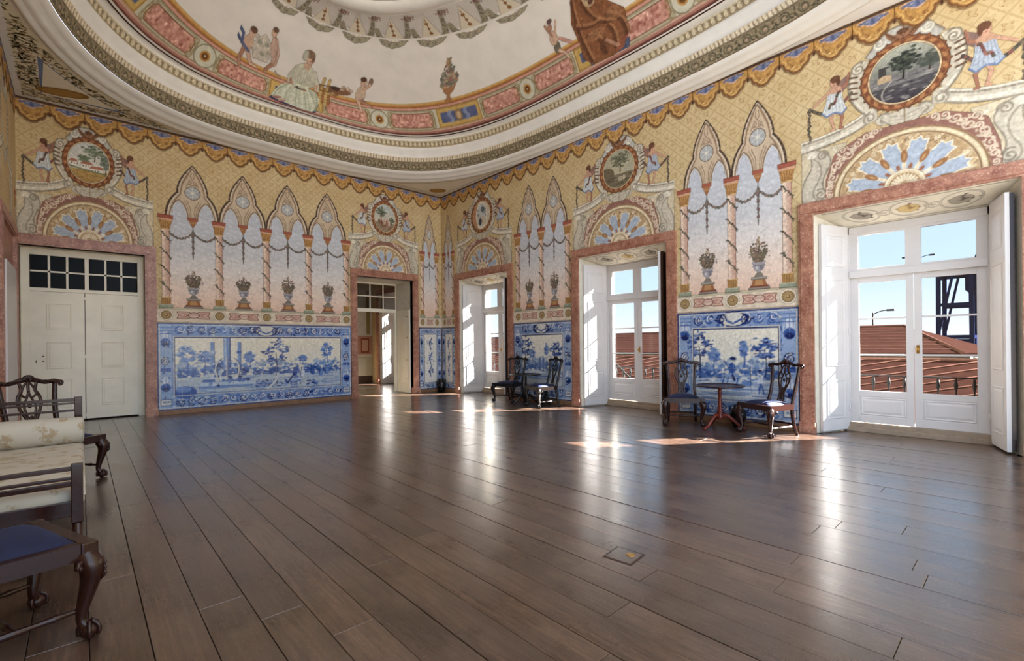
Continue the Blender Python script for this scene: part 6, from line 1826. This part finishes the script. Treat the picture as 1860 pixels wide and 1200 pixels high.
# ------------------------------------------------------------------ round tables and jars
def table(loc, rz, wood_top, wood_stem, label, R=.37, H=.68, tilt=0.0):
    root = empty('round_table', (*loc, 0), rz)
    g = G(); g.lathe([(R - .03, H - .022), (R - .006, H - .020), (R, H - .010), (R - .004, H), (R - .022, H + .006), (R - .03, H - .004), (0.001, H - .004)], n=40); g.build('table_top', wood_top, root)
    g = G(); g.bbox(-.09, .09, -.09, .09, H - .05, H - .022, .006)
    g.lathe([(.03, H - .05), (.026, H - .08), (.036, H - .10), (.024, H - .12), (.024, H - .20), (.030, H - .30), (.038, .30), (.046, .25), (.034, .22), (.050, .20), (.052, .15), (.030, .135)], n=16); g.build('stem', wood_stem, root)
    for k in range(3):
        a = 2 * PI * k / 3; dx, dy = math.cos(a), math.sin(a)
        p = spline([(.03 * dx, .03 * dy, .18), (.10 * dx, .10 * dy, .205), (.20 * dx, .20 * dy, .13), (.28 * dx, .28 * dy, .055), (.335 * dx, .335 * dy, .030)], 5)
        g = G(); g.tube(p, [.034 - .016 * i / (len(p) - 1) for i in range(len(p))], 8); g.ball((.35 * dx, .35 * dy, .022), .026, 8, (1.2, 1.2, .85)); g.build('tripod_leg', wood_stem, root)
    return tag(root, label, 'table')
table((-.46, -4.08), .9, 'ebony', 'ebony', 'small black round tripod table between the two chairs by the farthest window')
table((-.52, -8.57), 2.9, 'mahogany', 'sunlit_mahogany', 'small round tripod table with a reddish turned stem between two chairs')
def jar(loc, s, label):
    root = empty('jar', (*loc, 0))
    g = G(); g.lathe([(.07 * s, 0), (.085 * s, .02 * s), (.12 * s, .12 * s), (.135 * s, .22 * s), (.12 * s, .29 * s), (.075 * s, .325 * s), (.068 * s, .345 * s), (.085 * s, .362 * s), (.078 * s, .365 * s), (.06 * s, .34 * s), (.002, .33 * s)], n=24); b = g.build('body', 'black_glaze', root)
    for k in range(2):
        sx = -1 if k else 1
        g = G(); g.tube(spline([(sx * .070 * s, 0, .335 * s), (sx * .13 * s, 0, .335 * s), (sx * .145 * s, 0, .28 * s), (sx * .125 * s, 0, .25 * s)], 5), .011 * s, 8); g.build('handle', 'black_glaze', root)
    return tag(root, label, 'jar', 'black glazed jars on the floor')
jar((-.20, -8.72), .95, 'black glazed jar on the floor behind the red-stemmed table')
jar((-.16, -.18), 1.05, 'black jar standing in the far corner between tile panels')
jar((-.17, -4.30), .85, 'black jar on the floor behind the dark round table')

# brass lid let into the floor
fb = empty('floor_box', (-5.46, -10.14, 0), .12)
g = G(); g.bbox(-.10, .10, -.10, .10, -.004, .003, .002); g.build('frame', 'mahogany', fb)
g = G(); g.bbox(-.085, .085, -.085, .085, .001, .005, .002); g.build('lid', 'old_plank_wood', fb)
g = G(); g.lathe([(.03, .004), (.03, .0075), (.022, .008)], c=(.03, -.03, 0), n=16); g.build('latch', 'brass', fb)
tag(fb, 'small square lid let into the floorboards in the foreground', 'floor box')
# ------------------------------------------------------------------ outside: balconies, roofs, lamps, crane
def railing(c, label, grp='balcony railings outside the windows'):
    root = empty('balcony_railing', (1.2, c, 0))
    for x0, z in ((-.012, .80), (-.010, .10)):
        g = G(); g.bbox(x0, -x0, -.98, .98, z, z + .022, .003); g.build('rail', 'iron', root)
    for k in range(11):
        y = -.95 + k * .19
        g = G(); g.tube([(0, y, -.02), (0, y, .12), (0, y, .16), (0, y, .62), (0, y, .66), (0, y, .70), (0, y, .80)], [.010, .010, .016, .010, .018, .026, .012], 8); g.build('baluster', 'iron', root)
    g = G(); g.bbox(-.25, .12, -1.0, 1.0, -.16, -.02, .02); g.build('slab', 'stone_sill', root)
    return tag(root, label, 'railing', grp)
railing(WIN[2], 'iron balcony railing outside the nearest window'); railing(WIN[1], 'iron balcony railing outside the middle window')
railing(WIN[0], 'iron balcony railing outside the farthest window of the hall'); railing(WIN4, 'iron balcony railing outside the window of the next room')

def roof(name, quads, ribs, label):
    root = empty('warehouse_roof', (0, 0, 0))
    g = G()
    for q in quads: g.add(q, [(0, 1, 2, 3)] if len(q) == 4 else [(0, 1, 2)])
    o = g.build('tiled_slope', 'roof_tile', root)
    m = o.modifiers.new('thick', 'SOLIDIFY'); m.thickness = .12; m.offset = -1
    for p, q, r in ribs:
        g = G(); g.tube([p, q], r, 6); g.build('tile_course', 'ridge_mortar', root)
    return tag(root, label, 'roof')
def lerp(a, b, t): return tuple(a[i] + (b[i] - a[i]) * t for i in range(3))
# far hall: long slope facing the windows, hipped at the right-hand end
A0, A1 = (21.0, 40.0, 2.06), (21.0, -7.9, 2.06); A2, A3 = (13.5, -10.4, .92), (13.5, 40.0, .92)
A4 = (28.5, -11.0, .7)
rb = [(A0, A1, .09), (A1, A2, .07)]
for k in range(1, 9):
    t = k / 9; rb.append((lerp(A0, A3, t), lerp(A1, A2, t), .030))
roof('far', [(A0, A3, A2, A1), (A1, A2, A4)], rb, 'red tiled warehouse roof with hipped end, farther of the two')
# near shed: slope running down to the left, ribs across
N0, N1, N2, N3 = (12.6, 40.0, .70), (12.6, -13.5, .70), (4.6, -13.5, -1.5), (4.6, 40.0, -1.5)
rb = [(N0, N1, .08)]
def NZ(x): return -1.5 + (x - 4.6) / 8.0 * 2.2 + .02
for k in range(60):
    y0 = 38 - k * 1.0
    xa, xb = 4.6, 12.6
    ya_, yb_ = y0, y0 - 11.0
    if yb_ < -13.4:
        f_ = (ya_ + 13.4) / 11.0
        if f_ <= .05: continue
        xb = xa + 8.0 * f_; yb_ = -13.4
    rb.append(((xa, ya_, NZ(xa)), (xb, yb_, NZ(xb)), .022))
roof('near', [(N0, N3, N2, N1)], rb, 'red tiled shed roof just below the windows, nearer of the two')
g = G(); g.box(4.8, 12.4, -13.2, 40, -6, -1.6); shed = g.build('shed_wall', 'old_render'); tag(shed, 'pale rendered wall under the nearer tiled roof', 'wall')
g = G(); g.box(13.9, 28, -9.8, 40, -6, .85); tag(g.build('warehouse_wall', 'old_render'), 'pale rendered wall under the farther tiled roof', 'wall')
g = G(); g.box(1.0, 500, -300, 300, -6.4, -6.0); struct(g.build('ground', 'ground_grey'))

def lamp_post(loc, h, arms, label):
    root = empty('lamp_post', loc)
    g = G(); g.tube([(0, 0, 0), (0, 0, h)], [.09, .045], 8); g.build('pole', 'iron', root)
    for a in arms:
        g = G(); g.tube(spline([(0, 0, h - .1), (0, a * .5, h + .1), (0, a * .9, h + .12)], 4), .03, 6); g.bbox(-.12, .12, a * .9 - .2, a * .9 + .2, h + .06, h + .18, .02); g.build('lamp_head', 'iron', root)
    return tag(root, label, 'lamp post')
lamp_post((30, -5.05, -6), 9.2, (-1,), 'single-arm lamp post rising behind the far tiled roof')
lamp_post((46, -5.4, -6), 14.6, (-1, 1), 'tall double-arm lamp post in front of the blue crane')

def crane():
    root = empty('harbour_crane', (120, -2.5, -6))
    def beam(p, q, r, nm):
        g = G(); g.tube([p, q], r, 4, smooth=False); g.build(nm, 'crane_blue', root)
    for x in (-5, 5):
        for y in (-2.2, 2.6): beam((x, y, 0), (x, y * .95, 20.5), .48, 'leg')
    for x in (-5, 5):
        beam((x, -2.4, 8), (x, 2.8, 8), .5, 'portal_beam'); beam((x, -2.3, 14.2), (x, 2.6, 14.2), .4, 'portal_beam'); beam((x, 2.6, 8), (x, .4, 20), .28, 'brace')
    for y in (-2.2, 2.6): beam((-5, y, 8), (5, y, 8), .45, 'portal_beam'); beam((-5, y, 20.2), (5, y, 20.2), .5, 'portal_beam')
    g = G(); g.bbox(-5, 5, -5.2, 3.0, 20.0, 21.0, .1); g.bbox(-4, 4, -3.6, -1.2, 16.8, 20.0, .15); g.bbox(-2, 2, -5.0, -3.2, 18.2, 19.8, .1); g.build('machinery_house', 'crane_blue', root)
    g = G(); g.bbox(-2, 2, -2.6, 3.0, 5.8, 7.6, .1); g.build('cabin', 'crane_blue', root)
    for p, q in (((0, -1.8, 21), (0, -3.4, 26)), ((0, -3.4, 26), (0, -5.6, 21)), ((0, -2.6, 23.4), (0, -4.8, 23.2)), ((0, -3.4, 26), (0, -7, 26.6)), ((0, -7, 26.6), (0, -5.6, 21))): beam(p, q, .35, 'mast_truss')
    g = G(); g.tube([(0, -5.6, 20.5), (0, -26, 20.5)], .6, 4, smooth=False); g.build('boom', 'crane_blue', root)
    return tag(root, 'dark blue harbour crane seen through the nearest window', 'crane')
crane()
def bush(loc, s, label):
    root = empty('tree', loc); r = random.Random(int(loc[1] * 10)); g = G(); 
    for k in range(26): g.ball((r.gauss(0, s), r.gauss(0, s * 1.6), 2.2 + abs(r.gauss(0, s * .7))), r.uniform(.4, .8) * s, 6)
    g.build('crown', 'olive_leaf', root); g = G(); g.tube([(0, 0, 0), (0, 0, 2.6)], .15, 6); g.build('trunk', 'baseboard_wood', root)
    return tag(root, label, 'tree')
bush((92, 6.4, -5.9), 1.3, 'distant round tree left of the blue crane'); bush((90, -5.4, -5.9), 1.2, 'distant low tree at the foot of the blue crane')

# next room: painted wall with dado, panel and skirting
nr = wb2
def rectp(x0, x1, z0, z1, col, nm, y=4.615):
    me = bpy.data.meshes.new(nm); me.from_pydata([(x0, y, z0), (x1, y, z0), (x1, y, z1), (x0, y, z1)], [], [(0, 1, 2, 3)])
    at = me.color_attributes.new('Col', 'FLOAT_COLOR', 'POINT'); at.data.foreach_set('color', np.array([(*S(col), 1)] * 4, np.float32).ravel())
    return link(nm, me, 'fresco', nr)
rectp(-4.5, 0, 1.05, 1.75, (190, 140, 112), 'painted_dado'); rectp(-4.5, 0, 1.0, 1.07, (222, 206, 176), 'painted_line', 4.612)
rectp(-4.5, 0, .1, 1.0, (196, 184, 146), 'painted_dado'); rectp(-1.2, -.25, .2, .92, (206, 198, 168), 'painted_panel', 4.611); rectp(-4.5, 0, 0, .28, (84, 62, 46), 'skirting', 4.610)
for x in (-1.25, -.75, -.28): rectp(x - .16, x + .16, 1.12, 1.68, (150, 82, 64), 'painted_panel', 4.610); rectp(x - .11, x + .11, 1.2, 1.6, (206, 160, 130), 'painted_panel', 4.609)
for x in (-1.05, -.15): rectp(x - .07, x + .07, 1.8, 3.4, (150, 132, 84), 'painted_garland', 4.611)
# iron stair climbing past the middle window
def stair():
    root = empty('iron_stair', (3.2, -3.6, 0))
    p, q = (0, .75, 1.5), (0, -1.0, .05)
    for dx in (-.35, .35):
        a = (dx, p[1], p[2] - .95); b = (dx, q[1], q[2] - .95)
        g = G(); g.tube([a, b], .05, 4, smooth=False); g.build('stringer', 'iron', root)
        g = G(); g.tube([(dx, p[1], p[2]), (dx, q[1], q[2])], .022, 6); g.build('handrail', 'iron', root)
        for k in range(4):
            t = k / 3; c_ = lerp((dx, p[1], p[2]), (dx, q[1], q[2]), t)
            g = G(); g.tube([c_, (c_[0], c_[1], c_[2] - .95)], .014, 6); g.build('post', 'iron', root)
    for k in range(8):
        t = (k + .5) / 8; c_ = lerp(p, q, t); g = G(); g.box(-.35, .35, c_[1] - .10, c_[1] + .10, c_[2] - .97, c_[2] - .94); g.build('tread', 'iron', root)
    g = G(); g.box(-.2, .2, .55, .75, -6.0, .5); g.build('pier', 'old_render', root)
    return tag(root, 'dark iron stair with handrails outside the middle window', 'stair')
stair()
